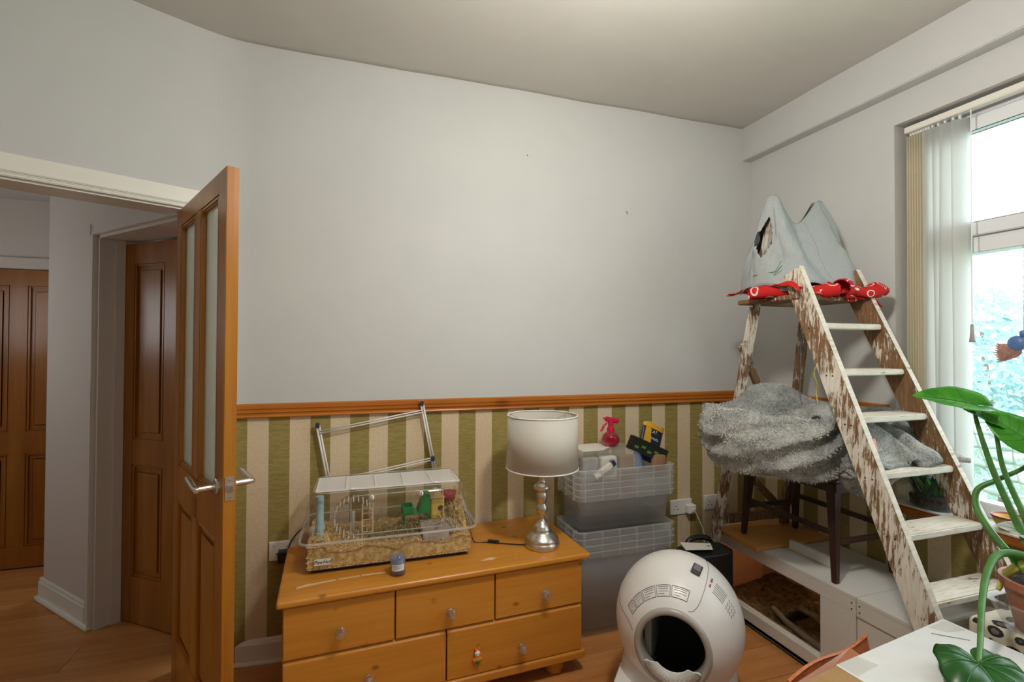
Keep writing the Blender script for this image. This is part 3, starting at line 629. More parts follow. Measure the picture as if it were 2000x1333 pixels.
sv = MB(); rs_ = random.Random(5)
for _ in range(1700):
    x = rs_.uniform(-.166, .468); z = rs_.uniform(TZ + .03, bed_top(x, 2.034) - .002); a = rs_.uniform(0, PI); L_ = rs_.uniform(.004, .011); w_ = rs_.uniform(.0012, .003)
    d = Vector((math.cos(a), rs_.uniform(-.25, .1), math.sin(a) * .8)) * L_; e_ = Vector((-d.z, 0, d.x)).normalized() * w_; p = Vector((x, 2.0318, z)); sv.add([p - d - e_, p + d - e_ * .6, p + d + e_, p - d + e_ * .7], [(0, 1, 2, 3)])
sv.build('front_shavings', 'hay', label='flat pale shavings pressed against the cage tub front', cat='shavings', kind='stuff')
# cage furniture
MB().lathe([(0, .60), (.016, .60), (.016, .66), (.019, .66), (.019, .675), (.0155, .675), (.0155, .795), (0, .795)], (-.130, 2.13, 0), 18).build('tube_pipe', 'bluetube', label='pale blue upright tube at the left end of the hamster cage', cat='tube')
wl = thing('exercise_wheel', 'clear plastic exercise wheel standing in the cage shavings', 'wheel', (.0, 2.17, .59))
for yy in (2.125, 2.215): MB().tube([(-.0 + .078 * math.cos(2 * PI * k / 36), yy, .685 + .078 * math.sin(2 * PI * k / 36)) for k in range(37)], .0035, 8, False).build('wheel_rim', 'acrylic', wl, smooth=True)
for k in range(24):
    a = 2 * PI * k / 24; MB().box(-.0015, .0015, 2.125, 2.215, -.001, .001).xf(Matrix.Translation((.076 * math.cos(a), 0, .685 + .076 * math.sin(a)))).build('wheel_rung', 'white', wl)
MB().lathe([(0, 2.218), (.078, 2.218), (.078, 2.220), (0, 2.220)], (0, 0, .685), 32, 'Y').build('wheel_disc', 'acrylic', wl)
MB().beam((0, 2.225, .59), (0, 2.225, .69), .012, .008, (1, 0, 0)).build('wheel_post', 'white', wl)
lf = thing('wooden_ladder_toy', 'small yellow-brown wooden ladder toy inside the cage', 'toy', (.055, 2.13, .60))
for sx in (.034, .076): MB().beam((sx, 2.10, .598), (sx + .002, 2.17, .735), .006, .010, (1, 0, 0)).build('ladder_side', 'tan', lf)
for k in range(6): t = .1 + k * .16; MB().tube([(.034, lerp(2.10, 2.17, t), lerp(.598, .735, t)), (.078, lerp(2.10, 2.17, t), lerp(.598, .735, t))], .003, 6).build('rung', 'tan', lf)
gn = thing('green_feeder', 'green plastic bridge feeder in the hamster cage', 'toy', (.25, 2.15, .66))
gb = MB().prism([(.20, 2.12), (.315, 2.12), (.315, 2.19), (.20, 2.19)], .684, .690).prism([(.20, 2.12), (.245, 2.12), (.245, 2.126), (.20, 2.126)], .69, .718).prism([(.20, 2.184), (.245, 2.184), (.245, 2.19), (.20, 2.19)], .69, .718).prism([(.20, 2.126), (.206, 2.126), (.206, 2.184), (.20, 2.184)], .69, .718).prism([(.239, 2.126), (.245, 2.126), (.245, 2.184), (.239, 2.184)], .69, .718)
gb.build('trough', 'green', gn, bevel=.002)
MB().add([(.262, 2.12, .69), (.315, 2.12, .69), (.315, 2.19, .69), (.262, 2.19, .69), (.29, 2.12, .765), (.315, 2.12, .765), (.315, 2.19, .765), (.29, 2.19, .765)], [(3, 2, 1, 0), (4, 5, 6, 7), (0, 1, 5, 4), (1, 2, 6, 5), (2, 3, 7, 6), (3, 0, 4, 7)]).build('tower', 'green', gn, bevel=.003)
for xx in (.206, .309): MB().box(xx - .005, xx + .005, 2.15, 2.16, .60, .684).build('post', 'green', gn)
yh = thing('yellow_house', 'small yellow plastic house in the hamster cage', 'toy', (.352, 2.19, .63))
MB().prism([(.325, 2.16), (.383, 2.16), (.383, 2.22), (.325, 2.22)], .62, .735).build('walls', 'yellow', yh, bevel=.004)
MB().add([(.320, 2.155, .735), (.388, 2.155, .735), (.388, 2.225, .735), (.320, 2.225, .735), (.354, 2.155, .768), (.354, 2.225, .768)], [(0, 1, 4), (2, 3, 5), (1, 2, 5, 4), (3, 0, 4, 5), (3, 2, 1, 0)]).build('roof', 'tan', yh)
MB().lathe([(0, 2.158), (.012, 2.158), (.012, 2.162)], (.366, 0, .69), 14, 'Y').build('doorway', 'darkgrey', yh)
rc = thing('red_bowl', 'dark red plastic bowl hung in the right end of the cage', 'bowl', (.412, 2.20, .70))
MB().lathe([(0, .715), (.026, .715), (.034, .752), (.031, .752), (.024, .719), (0, .719)], (.408, 2.19, 0), 20).build('bowl', 'redtoy', rc, smooth=True)
MB().lathe([(.035, .752), (.036, .76), (.0, .765)], (.408, 2.19, 0), 20).build('bowl_lid', 'acrylic', rc, smooth=True)
hm = MB(); hm.grid(lambda u, v: (lerp(.27, .44, u), 2.13 + .042 * math.cos(PI * v), .600 + (.05 + .006 * nz(u * 6, v * 4)) * math.sin(PI * v)), 16, 14)
hm.build('half_log_hide', 'stone', thick=.006, smooth=True, label='grey-brown half-round log hide in the cage bedding', cat='hide')
hm = MB(); hm.grid(lambda u, v: (lerp(.275, .385, u), 2.075 + .034 * math.cos(PI * v), .572 + (.050 + .004 * nz(u * 6, v * 4, 5)) * math.sin(PI * v)), 16, 14)
hm.build('clay_hide', 'stone', thick=.006, smooth=True, label='brown arched hide half buried at the cage front', cat='hide')
fb = MB().lathe([(0, .60), (.020, .60), (.022, .635), (.018, .648), (0, .648)], (-.155, 2.20, 0), 16); fb.build('small_jar', 'white', smooth=True, label='small white pot at the left end inside the cage', cat='pot')

# ---- candle
ca = thing('candle_jar', 'blue candle in a glass jar in front of the cage', 'candle', (.165, 1.950, TZ))
MB().lathe([(0, .001), (.029, .001), (.0295, .003), (.0295, .079), (.0275, .079), (.0275, .006), (0, .006)], (.165, 1.950, TZ), 28).build('glass', 'jarglass', ca, smooth=True)
MB().lathe([(0, .007), (.027, .007), (.027, .064), (.022, .062), (0, .061)], (.165, 1.950, TZ), 28).build('wax', 'candleblue', ca, smooth=True)
MB().tube([(.165, 1.95, TZ + .06), (.166, 1.951, TZ + .071)], .0012, 6).build('wick', 'black', ca)
MB().grid(lambda u, v: (.165 + .0302 * math.cos(lerp(-2.5, -.7, u)), 1.95 + .0302 * math.sin(lerp(-2.5, -.7, u)), TZ + lerp(.022, .046, v)), 14, 2).build('candle_label', 'paper', ca, label='white paper label')
for zz, w_ in ((.038, .6), (.031, .45)): MB().grid(lambda u, v: (.165 + .0306 * math.cos(lerp(-1.75 - w_, -1.75 + w_, u)), 1.95 + .0306 * math.sin(lerp(-1.75 - w_, -1.75 + w_, u)), TZ + zz + .0022 * v), 10, 2).build('label_print', 'blueglass', ca)

# ---- table lamp
lx, ly = .799, 2.036
la = thing('table_lamp', 'turned nickel table lamp with white drum shade', 'lamp', (lx, ly, TZ))
prof = [(0, 0), (.076, 0), (.078, .004), (.078, .020), (.075, .026), (.071, .030), (.074, .033), (.070, .040), (.062, .050), (.047, .062), (.040, .070), (.041, .074), (.040, .080), (.037, .084), (.036, .090), (.031, .096), (.022, .105), (.015, .113), (.012, .122), (.012, .130), (.018, .140), (.024, .152), (.027, .164), (.025, .176), (.018, .186), (.017, .190), (.021, .196), (.024, .210), (.025, .222), (.022, .236), (.020, .240), (.026, .246), (.036, .252), (.039, .260), (.036, .268), (.026, .274), (.018, .280), (.016, .290), (.015, .300), (.019, .312), (.022, .326), (.021, .340), (.017, .350), (.013, .354), (.012, .40), (0, .40)]
MB().lathe([(r, z + TZ) for r, z in prof], (lx, ly, 0), 40).build('turned_stem', 'steel', la, smooth=True)
S0, S1 = .868, 1.100
sh = MB().lathe([(.160, S0), (.1555, S1)], (lx, ly, 0), 64).build('shade', 'shade', la, smooth=True, thick=.0015, label='white fabric drum shade')
for z, r in ((S0, .160), (S1, .1555)):
    MB().tube([(lx + r * math.cos(2 * PI * k / 64), ly + r * math.sin(2 * PI * k / 64), z) for k in range(65)], .0032, 8, False).build('shade_rim', 'white', sh, smooth=True)
for k in range(3):
    a = 2 * PI * k / 3 + .4; MB().tube([(lx, ly, S1 - .06), (lx + .155 * math.cos(a), ly + .155 * math.sin(a), S1 - .004)], .0018, 6).build('shade_spider', 'chrome', la)
MB().lathe([(0, .90), (.016, .90), (.016, .945), (0, .945)], (lx, ly, 0), 16).build('bulb_holder', 'white', la)
MB().lathe([(0, .945), (.012, .945), (.016, .955), (.028, .985), (.030, 1.0), (.024, 1.022), (0, 1.03)], (lx, ly, 0), 18).build('bulb', 'shade', la, smooth=True)
pw = MB().tube(cr([(lx - .068, ly + .02, TZ + .004), (.66, 2.09, TZ + .003), (.58, 2.135, TZ + .003), (.52, 2.16, TZ + .0035), (.508, 2.20, TZ + .06), (.505, 2.25, .62), (.49, 2.39, .60)], 8), .0028, 8).build('lamp_cable', 'black', smooth=True, label='black cable with inline switch between lamp and cage', cat='cable')
MB().rbox(-.026, .026, -.008, .008, 0, .013, .004).xf(Matrix.Translation((.60, 2.126, TZ + .001)) @ Matrix.Rotation(-.55, 4, 'Z')).build('inline_switch', 'black', pw)

# ---- airer frame leaning on the wall behind the cage
af = thing('airer_frame', 'white metal folding airer frame leaning on the striped wall', 'airer frame', (.1, 2.38, TZ))
for sx in (0, .011):
    MB().tube([(-.166 + sx, 2.392, 1.052), (-.105 + sx, 2.378, .74)], .0045, 8).build('side_tube', 'white', af, smooth=True)
    MB().tube([(.304 + sx, 2.396, 1.14), (.372 + sx, 2.378, .78)], .0045, 8).build('side_tube', 'white', af, smooth=True)
for sz in (0, .011):
    MB().tube([(-.152, 2.386, 1.005 + sz), (.316, 2.388, 1.085 + sz)], .0032, 8).build('cross_bar', 'white', af, smooth=True)
    MB().tube([(-.115, 2.376, .775 + sz), (.357, 2.380, .852 + sz)], .0032, 8).build('cross_bar', 'white', af, smooth=True)
for x, y_, z in ((-.160, 2.390, 1.044), (.310, 2.394, 1.130), (.362, 2.378, .862)): MB().rbox(x - .008, x + .010, y_ - .011, y_ + .004, z - .012, z + .010, .003).build('end_cap', 'navy', af, label='navy plastic end cap')

# ---- wall sockets
def socket(label, x, z, w=.146, h=.086, plug=None):
    s = thing('wall_socket', label, 'socket', (x, BY, z), group=None)
    MB().rbox(x - w / 2, x + w / 2, BY - .010, BY - .0005, z - h / 2, z + h / 2, .004).build('face_plate', 'white', s)
    for cx in ((-.036, .036) if w > .1 else (0,)):
        for px, pz in ((-.011, -.013), (.011, -.013), (0, .006)): MB().box(x + cx + px - .003, x + cx + px + .003, BY - .0106, BY - .0098, z + pz - .003, z + pz + .003).build('pin_hole', 'darkgrey', s)
        MB().rbox(x + cx + (.02 if cx > 0 else -.02) - .005, x + cx + (.02 if cx > 0 else -.02) + .005, BY - .013, BY - .0098, z + .018, z + .032, .002).build('rocker_switch', 'white', s)
    return s
socket('white double wall socket right of the storage boxes', 1.815, .478)
socket('white wall socket half hidden behind the ladder leg', 2.050, .486)
socket('small white wall socket at the left end of the chest', -.315, .485, .086)
def plug(name, x, z, mat, label, s=.026, d=.04):
    p = thing(name, label, 'plug', (x, BY - .011, z))
    MB().rbox(x - s, x + s, BY - .011 - d, BY - .0115, z - s, z + s, .007).build('plug_body', mat, p)
    MB().rbox(x - .012, x + .012, BY - .022 - d, BY - .01 - d, z - .012, z + .010, .004).build('cable_grip', mat, p)
    return p
plug('charger_plug', 1.862, .470, 'white', 'white charger plug in the socket right of the storage boxes')
plug('black_plug', -.292, .468, 'black', 'black plug in the socket at the left end of the chest')
plug('grey_plug', 2.088, .482, 'litter_tray', 'grey plug in the socket behind the ladder leg', .02, .05)
MB().tube(cr([(1.866, 2.350, .462), (1.87, 2.33, .43), (1.84, 2.25, .39), (1.79, 2.18, .36), (1.765, 2.12, .38), (1.72, 2.07, .415)], 8), .0022, 6).build('charger_cable', 'white', smooth=True, label='thin white charger cable drooping from the socket to the black bag', cat='cable')
MB().tube(cr([(-.290, 2.35, .46), (-.275, 2.34, .50), (-.262, 2.35, .54), (-.235, 2.36, .575), (-.205, 2.36, .60)], 8), .003, 6).build('cage_cable', 'black', smooth=True, label='black cable running from the left socket to the cage', cat='cable')

# ================================================================== STORAGE BOXES
BX0, BX1, BY0, BY1 = 1.012, 1.568, 2.118, 2.395
def storage_box(z0, h, label, group, first=None):
    if first is None:
        b = thing('storage_box', label, 'storage box', ((BX0 + BX1) / 2, (BY0 + BY1) / 2, z0), group=group)
        i, t = .022, .028
        bodyb = loft([ring(BX0 + i + .012, BX1 - i - .012, BY0 + i + .012, BY1 - i - .012, .03, z0 + .003), ring(BX0 + i, BX1 - i, BY0 + i, BY1 - i, .03, z0 + h - t)], capb=True)
        bodyb.build('body', 'boxplastic', b, smooth=True)
        rm = loft([ring(BX0 + .004, BX1 - .004, BY0 + .004, BY1 - .004, .03, z0 + h - t), ring(BX0, BX1, BY0, BY1, .03, z0 + h - .003), ring(BX0 + .004, BX1 - .004, BY0 + .004, BY1 - .004, .03, z0 + h), ring(BX0 + .012, BX1 - .012, BY0 + .012, BY1 - .012, .03, z0 + h), ring(BX0 + i, BX1 - i, BY0 + i, BY1 - i, .03, z0 + h - t)])
        rm.build('rim', 'boxrim', b)
        for k in range(6):
            x = lerp(BX0 + .04, BX1 - .04, k / 5); MB().box(x - .0015, x + .0015, BY0 - .0015, BY0 + .02, z0 + h - t, z0 + h - .002).build('rim_rib', 'ribwhite', b)
        for k in range(3):
            y_ = lerp(BY0 + .05, BY1 - .05, k / 2); MB().box(BX0 - .0015, BX0 + .02, y_ - .0015, y_ + .0015, z0 + h - t, z0 + h - .002).build('rim_rib', 'ribwhite', b)
        return b
    r = first.copy(); C.objects.link(r); r.location.z = z0; tag(r, label)
    for c_ in first.children: k = c_.copy(); C.objects.link(k); k.parent = r
    return r
lo_names = ['lowest nested clear storage box standing on the floor', 'second clear box up in the lower nested stack', 'third clear box up in the lower nested stack', 'top clear box of the lower nested stack']
L0 = storage_box(0.002, .416, lo_names[0], 'nested clear boxes in the lower stack')
for k in range(1, 4): storage_box(.002 + k * .0325, .416, lo_names[k], None, L0)
up_names = ['lowest shallow clear box of the upper nested stack', 'second shallow clear box up in the upper stack', 'third shallow clear box up in the upper stack', 'fourth shallow clear box up in the upper stack', 'topmost shallow clear box holding pet supplies']
U0 = storage_box(.517, .172, up_names[0], 'nested shallow clear boxes in the upper stack')
for k in range(1, 5): storage_box(.517 + k * .0305, .172, up_names[k], None, U0)
# things in / on the boxes
MB().rbox(1.10, 1.34, 2.17, 2.34, .646, .735, .02).build('red_parcel', M['redtoy'], label='reddish parcel seen blurred through the upper boxes', cat='parcel')
MB().rbox(1.36, 1.52, 2.17, 2.35, .646, .72, .02).build('grey_parcel', 'greypack', label='grey parcel seen blurred through the right of the upper boxes', cat='parcel')
tb = thing('clear_tub', 'clear lidded plastic tub of sachets lying on top of the boxes', 'tub', (1.2, 2.23, .80))
loft([ring(1.045, 1.39, 2.135, 2.36, .03, .80), ring(1.055, 1.38, 2.145, 2.35, .03, .885), ring(1.063, 1.372, 2.153, 2.342, .03, .892)], capt=True).build('tub_shell', 'boxplastic', tb, smooth=False)
MB().tube([Vector(p) for p in ring(1.043, 1.392, 2.133, 2.362, .03, .80)] + [Vector(ring(1.043, 1.392, 2.133, 2.362, .03, .80)[0])], .004, 6, False).build('tub_rim', 'boxrim', tb)
for x0, x1, mt, lb in ((1.060, 1.15, 'greypack', 'grey foil pouch at the left inside the clear tub'), (1.16, 1.25, 'paper', 'white packet in the middle of the clear tub'), (1.265, 1.345, 'brownpack', 'brown packet at the right inside the clear tub')):
    MB().rbox(x0, x1, 2.16, 2.20, .745, .862, .012).build('packet', mt, label=lb, cat='packet')
pp = MB().add([(1.06, 2.16, .8945), (1.17, 2.165, .8945), (1.30, 2.27, .8945), (1.22, 2.335, .8945), (1.07, 2.33, .8945)], [(0, 1, 2, 3, 4)]).build('paper_sheet', 'paper', thick=.001, label='white folded paper lying on the clear tub', cat='paper')
sb = thing('spray_bottle', 'small pink spray bottle standing on the clear tub', 'spray bottle', (1.262, 2.25, .895))
bz = .896
MB().lathe([(0, bz), (.028, bz), (.036, bz + .006), (.044, bz + .02), (.046, bz + .034), (.041, bz + .052), (.028, bz + .066), (.016, bz + .073), (.013, bz + .076), (0, bz + .076)], (1.262, 2.25, 0), 26).build('bottle', 'pink', sb, smooth=True)
MB().lathe([(0, bz + .07), (.019, bz + .07), (.019, bz + .092), (.015, bz + .096), (0, bz + .096)], (1.262, 2.25, 0), 20).build('collar', 'pinksolid', sb)
MB().prism([(-.036, -.011), (.042, -.009), (.048, 0), (.042, .009), (-.036, .011)], 0, .026).xf(Matrix.Translation((1.262, 2.25, bz + .120)) @ Matrix.Rotation(.2, 4, 'Y')).build('spray_head', 'pinksolid', sb, bevel=.006, seg=3)
MB().tube([(1.262, 2.25, bz + .092), (1.262, 2.25, bz + .128)], [.013, .015], 14).build('neck', 'pinksolid', sb)
MB().tube(cr([(1.240, 2.25, bz + .118), (1.222, 2.249, bz + .105), (1.212, 2.248, bz + .088), (1.204, 2.248, bz + .078)], 5), .0055, 8).build('trigger', 'pinksolid', sb, smooth=True)
MB().tube([(1.230, 2.25, bz + .141), (1.221, 2.25, bz + .143)], .006, 10).build('nozzle', 'pinksolid', sb)
# packets standing in the box at the right
def slab(name, c, w, h, t, mat, label, rot, cat='packet'):
    th_ = thing(name, label, cat, c); mm = Matrix.Translation(c) @ rot
    def pouch(u, v):
        x = (u - .5) * w; z = v * h; b = t * .5 * math.sin(PI * min(1, max(0, u))) ** .5 * math.sin(PI * min(1, max(0, v))) ** .5
        return x, z, b
    for sg in (-1, 1): pass
    g = MB(); g.grid(lambda u, v: mm @ Vector((pouch(u, v)[0], -pouch(u, v)[2], pouch(u, v)[1])), 12, 14); g.grid(lambda u, v: mm @ Vector((pouch(u, v)[0], pouch(u, v)[2], pouch(u, v)[1])), 12, 14)
    g.build('pouch', mat, th_, smooth=True); return th_, mm
RT = lambda y=0, z=0, x=0: Matrix.Rotation(z, 4, 'Z') @ Matrix.Rotation(y, 4, 'Y') @ Matrix.Rotation(x, 4, 'X')
t1, mm = slab('treat_pouch', (1.440, 2.20, .815), .150, .190, .03, 'navy', 'navy and yellow cat treats pouch leaning in the top box', RT(.42, .15, -.15))
MB().grid(lambda u, v: mm @ Vector(((u - .5) * .152, -.014 * math.sin(PI * u) ** .5 - .002, lerp(.172, .190, v) + .012 * abs(math.sin(u * 5)) * v)), 12, 3).build('torn_top', 'packyellow', t1, label='torn yellow pouch top')
MB().grid(lambda u, v: mm @ Vector((lerp(-.064, -.03, u) + .03 * (1 - v) * u, -.016 - .002 * u, lerp(.04, .17, v))), 5, 6).build('yellow_flash', 'packyellow', t1)
MB().grid(lambda u, v: mm @ Vector((lerp(-.05, .045, u), -.0185, lerp(.045, .075, v) + .01 * math.sin(u * 4))), 8, 3).build('yellow_flash', 'packyellow', t1)
text('CAT', .026, 'paper', t1, mm @ frame((-.008, -.0195, .155), (1, 0, 0), (0, 0, 1)))
text('treats', .026, 'paper', t1, mm @ frame((.004, -.0195, .122), (1, 0, 0), (0, 0, 1)))
t2 = thing('black_carton', 'long black carton tilted in front of the treats pouch', 'carton', (1.44, 2.165, .86))
mm = Matrix.Translation((1.425, 2.165, .885)) @ RT(.42)
MB().box(-.11, .11, -.02, .02, -.035, .035).xf(mm).build('carton', 'packblack', t2, bevel=.002)
for k in range(5): MB().box(-.09 + k * .04, -.065 + k * .04, -.0206, -.02, -.018 + (k % 2) * .012, -.006 + (k % 2) * .012).xf(mm).build('green_print', 'greenprint', t2)
t3, mm = slab('blue_packet', (1.385, 2.17, .765), .05, .125, .02, 'blueglass', 'blue and white packet standing at the right of the clear tub', RT(-.15, .2))
t4, mm = slab('brown_packet', (1.475, 2.15, .755), .09, .11, .03, 'brownpack', 'brown packet at the right front of the top box', RT(.1, .0))
t5 = thing('slim_carton', 'slim white and navy carton leaning out of the top box front', 'carton', (1.20, 2.13, .81))
mm = Matrix.Translation((1.172, 2.137, .812)) @ RT(-.50, .1)
MB().box(-.075, .055, -.012, .012, -.012, .012).xf(mm).build('carton', 'paper', t5, bevel=.001)
MB().box(.035, .0555, -.0125, .0125, -.0125, .0125).xf(mm).build('carton_end', 'navy', t5)

# ================================================================== LITTER BOX
LBZ, LR = .365, .232
lb = thing('litter_box', 'white globe self-cleaning litter box with round grey-rimmed opening', 'litter box', (1.185, 1.593, 0), math.radians(-42.1))
ZS = 1.07
def gp(t, s, R=LR):
    """globe surface: t angle from opening axis (-Y), s around it"""
    egg = 1 + .05 * math.cos(t)
    return Vector((R * math.sin(t) * math.cos(s) * 1.0, -R * egg * math.cos(t), LBZ + R * ZS * math.sin(t) * math.sin(s)))
T0 = math.radians(33)
MB().grid(lambda u, v: gp(lerp(T0, PI, v), 2 * PI * u), 72, 48, True).build('globe', 'litter', lb, local=True, smooth=True)
oy = gp(T0, 0).y; orad = gp(T0, 0).x
rimp = [(orad + .002, oy + .004), (orad + .003, oy - .004), (orad - .003, oy - .012), (orad - .012, oy - .014), (orad - .019, oy - .008), (orad - .022, oy + .02), (orad - .020, oy + .05)]
MB().lathe(rimp, (0, 0, LBZ), 64, 'Y', 1, ZS).build('opening_ring', 'litter_ring', lb, local=True, smooth=True, label='grey ring around the opening')
MB().grid(lambda u, v: gp(lerp(math.radians(31), PI, v), 2 * PI * u, LR - .02), 48, 28, True).build('drum', 'litter_in', lb, local=True, smooth=True, label='dark drum interior')
MB().box(-.105, -.08, oy + .06, .12, LBZ - .12, LBZ + .13).build('drum_rib', 'litter_tray', lb, local=True, bevel=.004)
MB().box(-.08, .12, .10, .12, LBZ + .03, LBZ + .12).build('drum_rib', 'litter_tray', lb, local=True, bevel=.004)
# ribbed entry lip
def lipf(u, v):
    a = lerp(-PI * .84, -PI * .16, u); v = v * min(1.0, 6 * u + .15, 6 * (1 - u) + .15) ** .6; r = orad - .021 - .030 * v; y_ = oy - .013 + .014 * v - .008 * math.sin(PI * v)
    return (r * math.cos(a) * 1.0, y_, LBZ + r * ZS * math.sin(a))
lpz = MB().grid(lipf, 60, 6).build('entry_lip', 'white', lb, local=True, thick=.008, smooth=True, label='ribbed grey entry lip')
rb = MB()
for k in range(46):
    u = (k + .5) / 46
    rb.tube([Vector(lipf(u, v)) + Vector((0, -.005, .001)) for v in (.05, .35, .65, .98)], .0012, 4)
rb.build('lip_ribs', 'litter_ring', lpz, local=True, kind='stuff')
# base and drawer
bs = [(.205, 0), (.212, .01), (.218, .06), (.224, .14), (.222, .19), (.212, .22), (.196, .235)]
def basering(r, z, fy=1.0): return [(r * 1.0 * math.copysign(abs(math.cos(a)) ** .8, math.cos(a)), r * fy * math.copysign(abs(math.sin(a)) ** .8, math.sin(a)), z) for a in [2 * PI * k / 48 for k in range(48)]]
loft([basering(r * .93, z) for r, z in bs], capb=True).build('base', 'litter', lb, local=True, smooth=True)
dr = MB().rbox(-.205, .10, -.27, -.06, .012, .172, .03, 4).build('waste_drawer', 'litter_tray', lb, local=True, smooth=False, label='blue-grey pull-out waste drawer')
MB().rbox(-.208, .103, -.255, -.06, .165, .188, .010, 3).build('drawer_trim', 'litter', dr, local=True)
# sensor window, seam and printed pictograms
def onglobe(x, z, k=1.0):
    """front-view coordinates to globe surface (local x, z relative to centre)"""
    rr_ = math.hypot(x, z / ZS); t = math.asin(min(.999, rr_ / LR)); s = math.atan2(z / ZS, x); p = gp(t, s); n = (p - Vector((0, 0, LBZ))).normalized(); return p + n * .001 * k
def gback(x, y_, k=1.0):
    """top-view coordinates (x, y) to the upper globe surface"""
    best = None
    rr_ = LR; zz = math.sqrt(max(0, 1 - (x / LR) ** 2 - (y_ / (LR)) ** 2)) * LR * ZS; p = Vector((x, y_, LBZ + zz)); n = Vector((x, y_, zz)).normalized(); return p, n
p = gp(math.radians(74.6), math.radians(71.7)); n = (gp(math.radians(74.6), math.radians(71.7), LR + .01) - p).normalized(); up_ = gp(math.radians(84.6), math.radians(70.6)) - p
mm = frame(p, up_.cross(n), up_)
so = MB().rbox(-.017, .017, -.030, .030, -.004, .0045, .004, 3).xf(mm).build('sensor_window', 'darkgrey', lb, local=True, label='dark grey rounded sensor window')
MB().rbox(-.012, .012, -.012, .024, .003, .0055, .001).xf(mm).build('sensor_lens', 'ink', so, local=True)
def surf_line(pts, r, mat, par, name): return MB().tube(pts, r, 5).build(name, mat, par, local=True)
def arcpts(kp):
    q_ = cr([(a, b, 0) for a, b in kp], 6); return [gp(math.radians(v.x), math.radians(v.y), LR + .0006) for v in q_]
sl = arcpts([(37, 170), (42, 165), (50, 163.5), (64, 163), (85, 160), (105, 155)])
surf_line(sl, .0009, 'ink', lb, 'panel_seam')
sr = arcpts([(36, 68), (38, 63), (44, 60), (55, 60), (75, 61.5), (92, 63), (110, 66)])
surf_line(sr, .0009, 'ink', lb, 'panel_seam')
# pictogram arc
for a0, a1 in ((153, 144), (142, 130), (128, 112), (110, 94), (92, 73)):
    def pg(a, d): return gp(math.radians(d), math.radians(a), LR + .0008)
    o_ = [pg(a0, 43), pg(a0, 50)] + [pg(lerp(a0, a1, k / 4), 51) for k in range(5)] + [pg(a1, 50), pg(a1, 43)] + [pg(lerp(a1, a0, k / 4), 42) for k in range(5)] + [pg(a0, 43)]
    pb = MB().tube(o_, .0011, 4).build('pictogram_frame', 'ink', lb, local=True)
    ln = MB()
    for d in (44, 46, 48, 49.6):
        ln.tube([pg(lerp(a0, a1, .14 + .72 * k / 4 * (1 if d != 44 else .6)), d) for k in range(5)], .0007, 4)
    ln.build('pictogram_text', 'ink', pb, local=True)
# warning sticker print on the right flank
for k, mt in enumerate(('ink', 'red_ink')):
    MB().tube([gp(math.radians(75 - k * 7), math.radians(57), LR + .0008), gp(math.radians(71 - k * 6), math.radians(57), LR + .0008)], .004, 4).build('sticker_mark', mt, lb, local=True)
stx = MB()
for r_ in range(6):
    t = 74 - r_ * 2.2; stx.tube([gp(math.radians(t), math.radians(lerp(53, 40, k / 5)), LR + .0008) for k in range(6)], .0008, 4)
for r_ in range(3):
    for c_ in range(4): stx.tube([gp(math.radians(73 - r_ * 4), math.radians(37 - c_ * 3.0), LR + .0008), gp(math.radians(70.5 - r_ * 4), math.radians(35.4 - c_ * 3.0), LR + .0008)], .0014, 4)
stx.build('sticker_text', 'ink', lb, local=True)

# ---- black bag and papers between boxes and vivarium
bb = thing('black_bag', 'black soft bag on the floor behind the litter box', 'bag', (1.64, 2.02, 0))
def bagf(u, v):
    a = 2 * PI * u; sx = math.copysign(abs(math.cos(a)) ** .5, math.cos(a)); sy = math.copysign(abs(math.sin(a)) ** .5, math.sin(a)); z = .40 * min(1, v / .7); k = 1 if v < .7 else math.sqrt(max(0, 1 - ((v - .7) / .3) ** 2)) 
    k = max(k, 0.0); z += .02 * (1 - k); w_ = 1 + .03 * nz(u * 4, v * 3); return (1.665 + .135 * sx * k * w_, 2.03 + .075 * sy * k * w_, z)
MB().grid(bagf, 40, 20, True).build('body', 'black', bb, smooth=True)
MB().tube(cr([(1.60, 2.09, .40), (1.63, 2.095, .428), (1.68, 2.095, .436), (1.73, 2.09, .425), (1.76, 2.09, .39)], 6), .014, 8).build('handle', 'black', bb, smooth=True)
pl = thing('letter', 'white letter with small red mark lying on the black bag', 'paper', (1.6, 2.03, .423))
MB().add([(1.53, 2.00, .4245), (1.66, 1.965, .4245), (1.70, 2.03, .4250), (1.56, 2.085, .4255)], [(0, 1, 2, 3)]).build('sheet', 'paper', pl, thick=.002)
MB().add([(1.655, 2.00, .4270), (1.672, 1.995, .4270), (1.678, 2.006, .4270), (1.661, 2.011, .4270)], [(0, 1, 2, 3)]).build('red_mark', 'red_ink', pl, thick=.0006)

# ================================================================== VIVARIUM
VX0, VX1, VY0, VY1, VZ = 1.89, 2.315, 1.43, 2.24, .42
vv = thing('vivarium', 'white wooden reptile vivarium with glass front below the window', 'vivarium', (2.1, 1.84, 0))
MB().box(VX0, VX1, VY0, VY1, .015, .033).build('floor_panel', 'melamine', vv)
MB().box(VX0, VX1, VY0, VY1, VZ - .016, VZ).build('top_panel', 'melamine', vv, bevel=.0015)
MB().box(VX0, VX0 + .016, VY0, VY1, .355, VZ - .016).build('front_band', 'melamine', vv, bevel=.0015)
MB().box(VX0, VX0 + .016, VY0, VY1, .015, .085).build('front_band', 'melamine', vv, bevel=.0015)
MB().box(VX0 + .0, VX1, VY1 - .016, VY1, .033, VZ - .016).build('end_panel', 'melamine', vv)
MB().box(VX0 + .016, VX1, VY0, VY0 + .016, .033, VZ - .016).build('end_panel', 'melamine', vv)
MB().box(VX0 + .0005, VX0 + .015, VY0, 1.585, .085, .355).build('front_panel', 'melamine', vv)
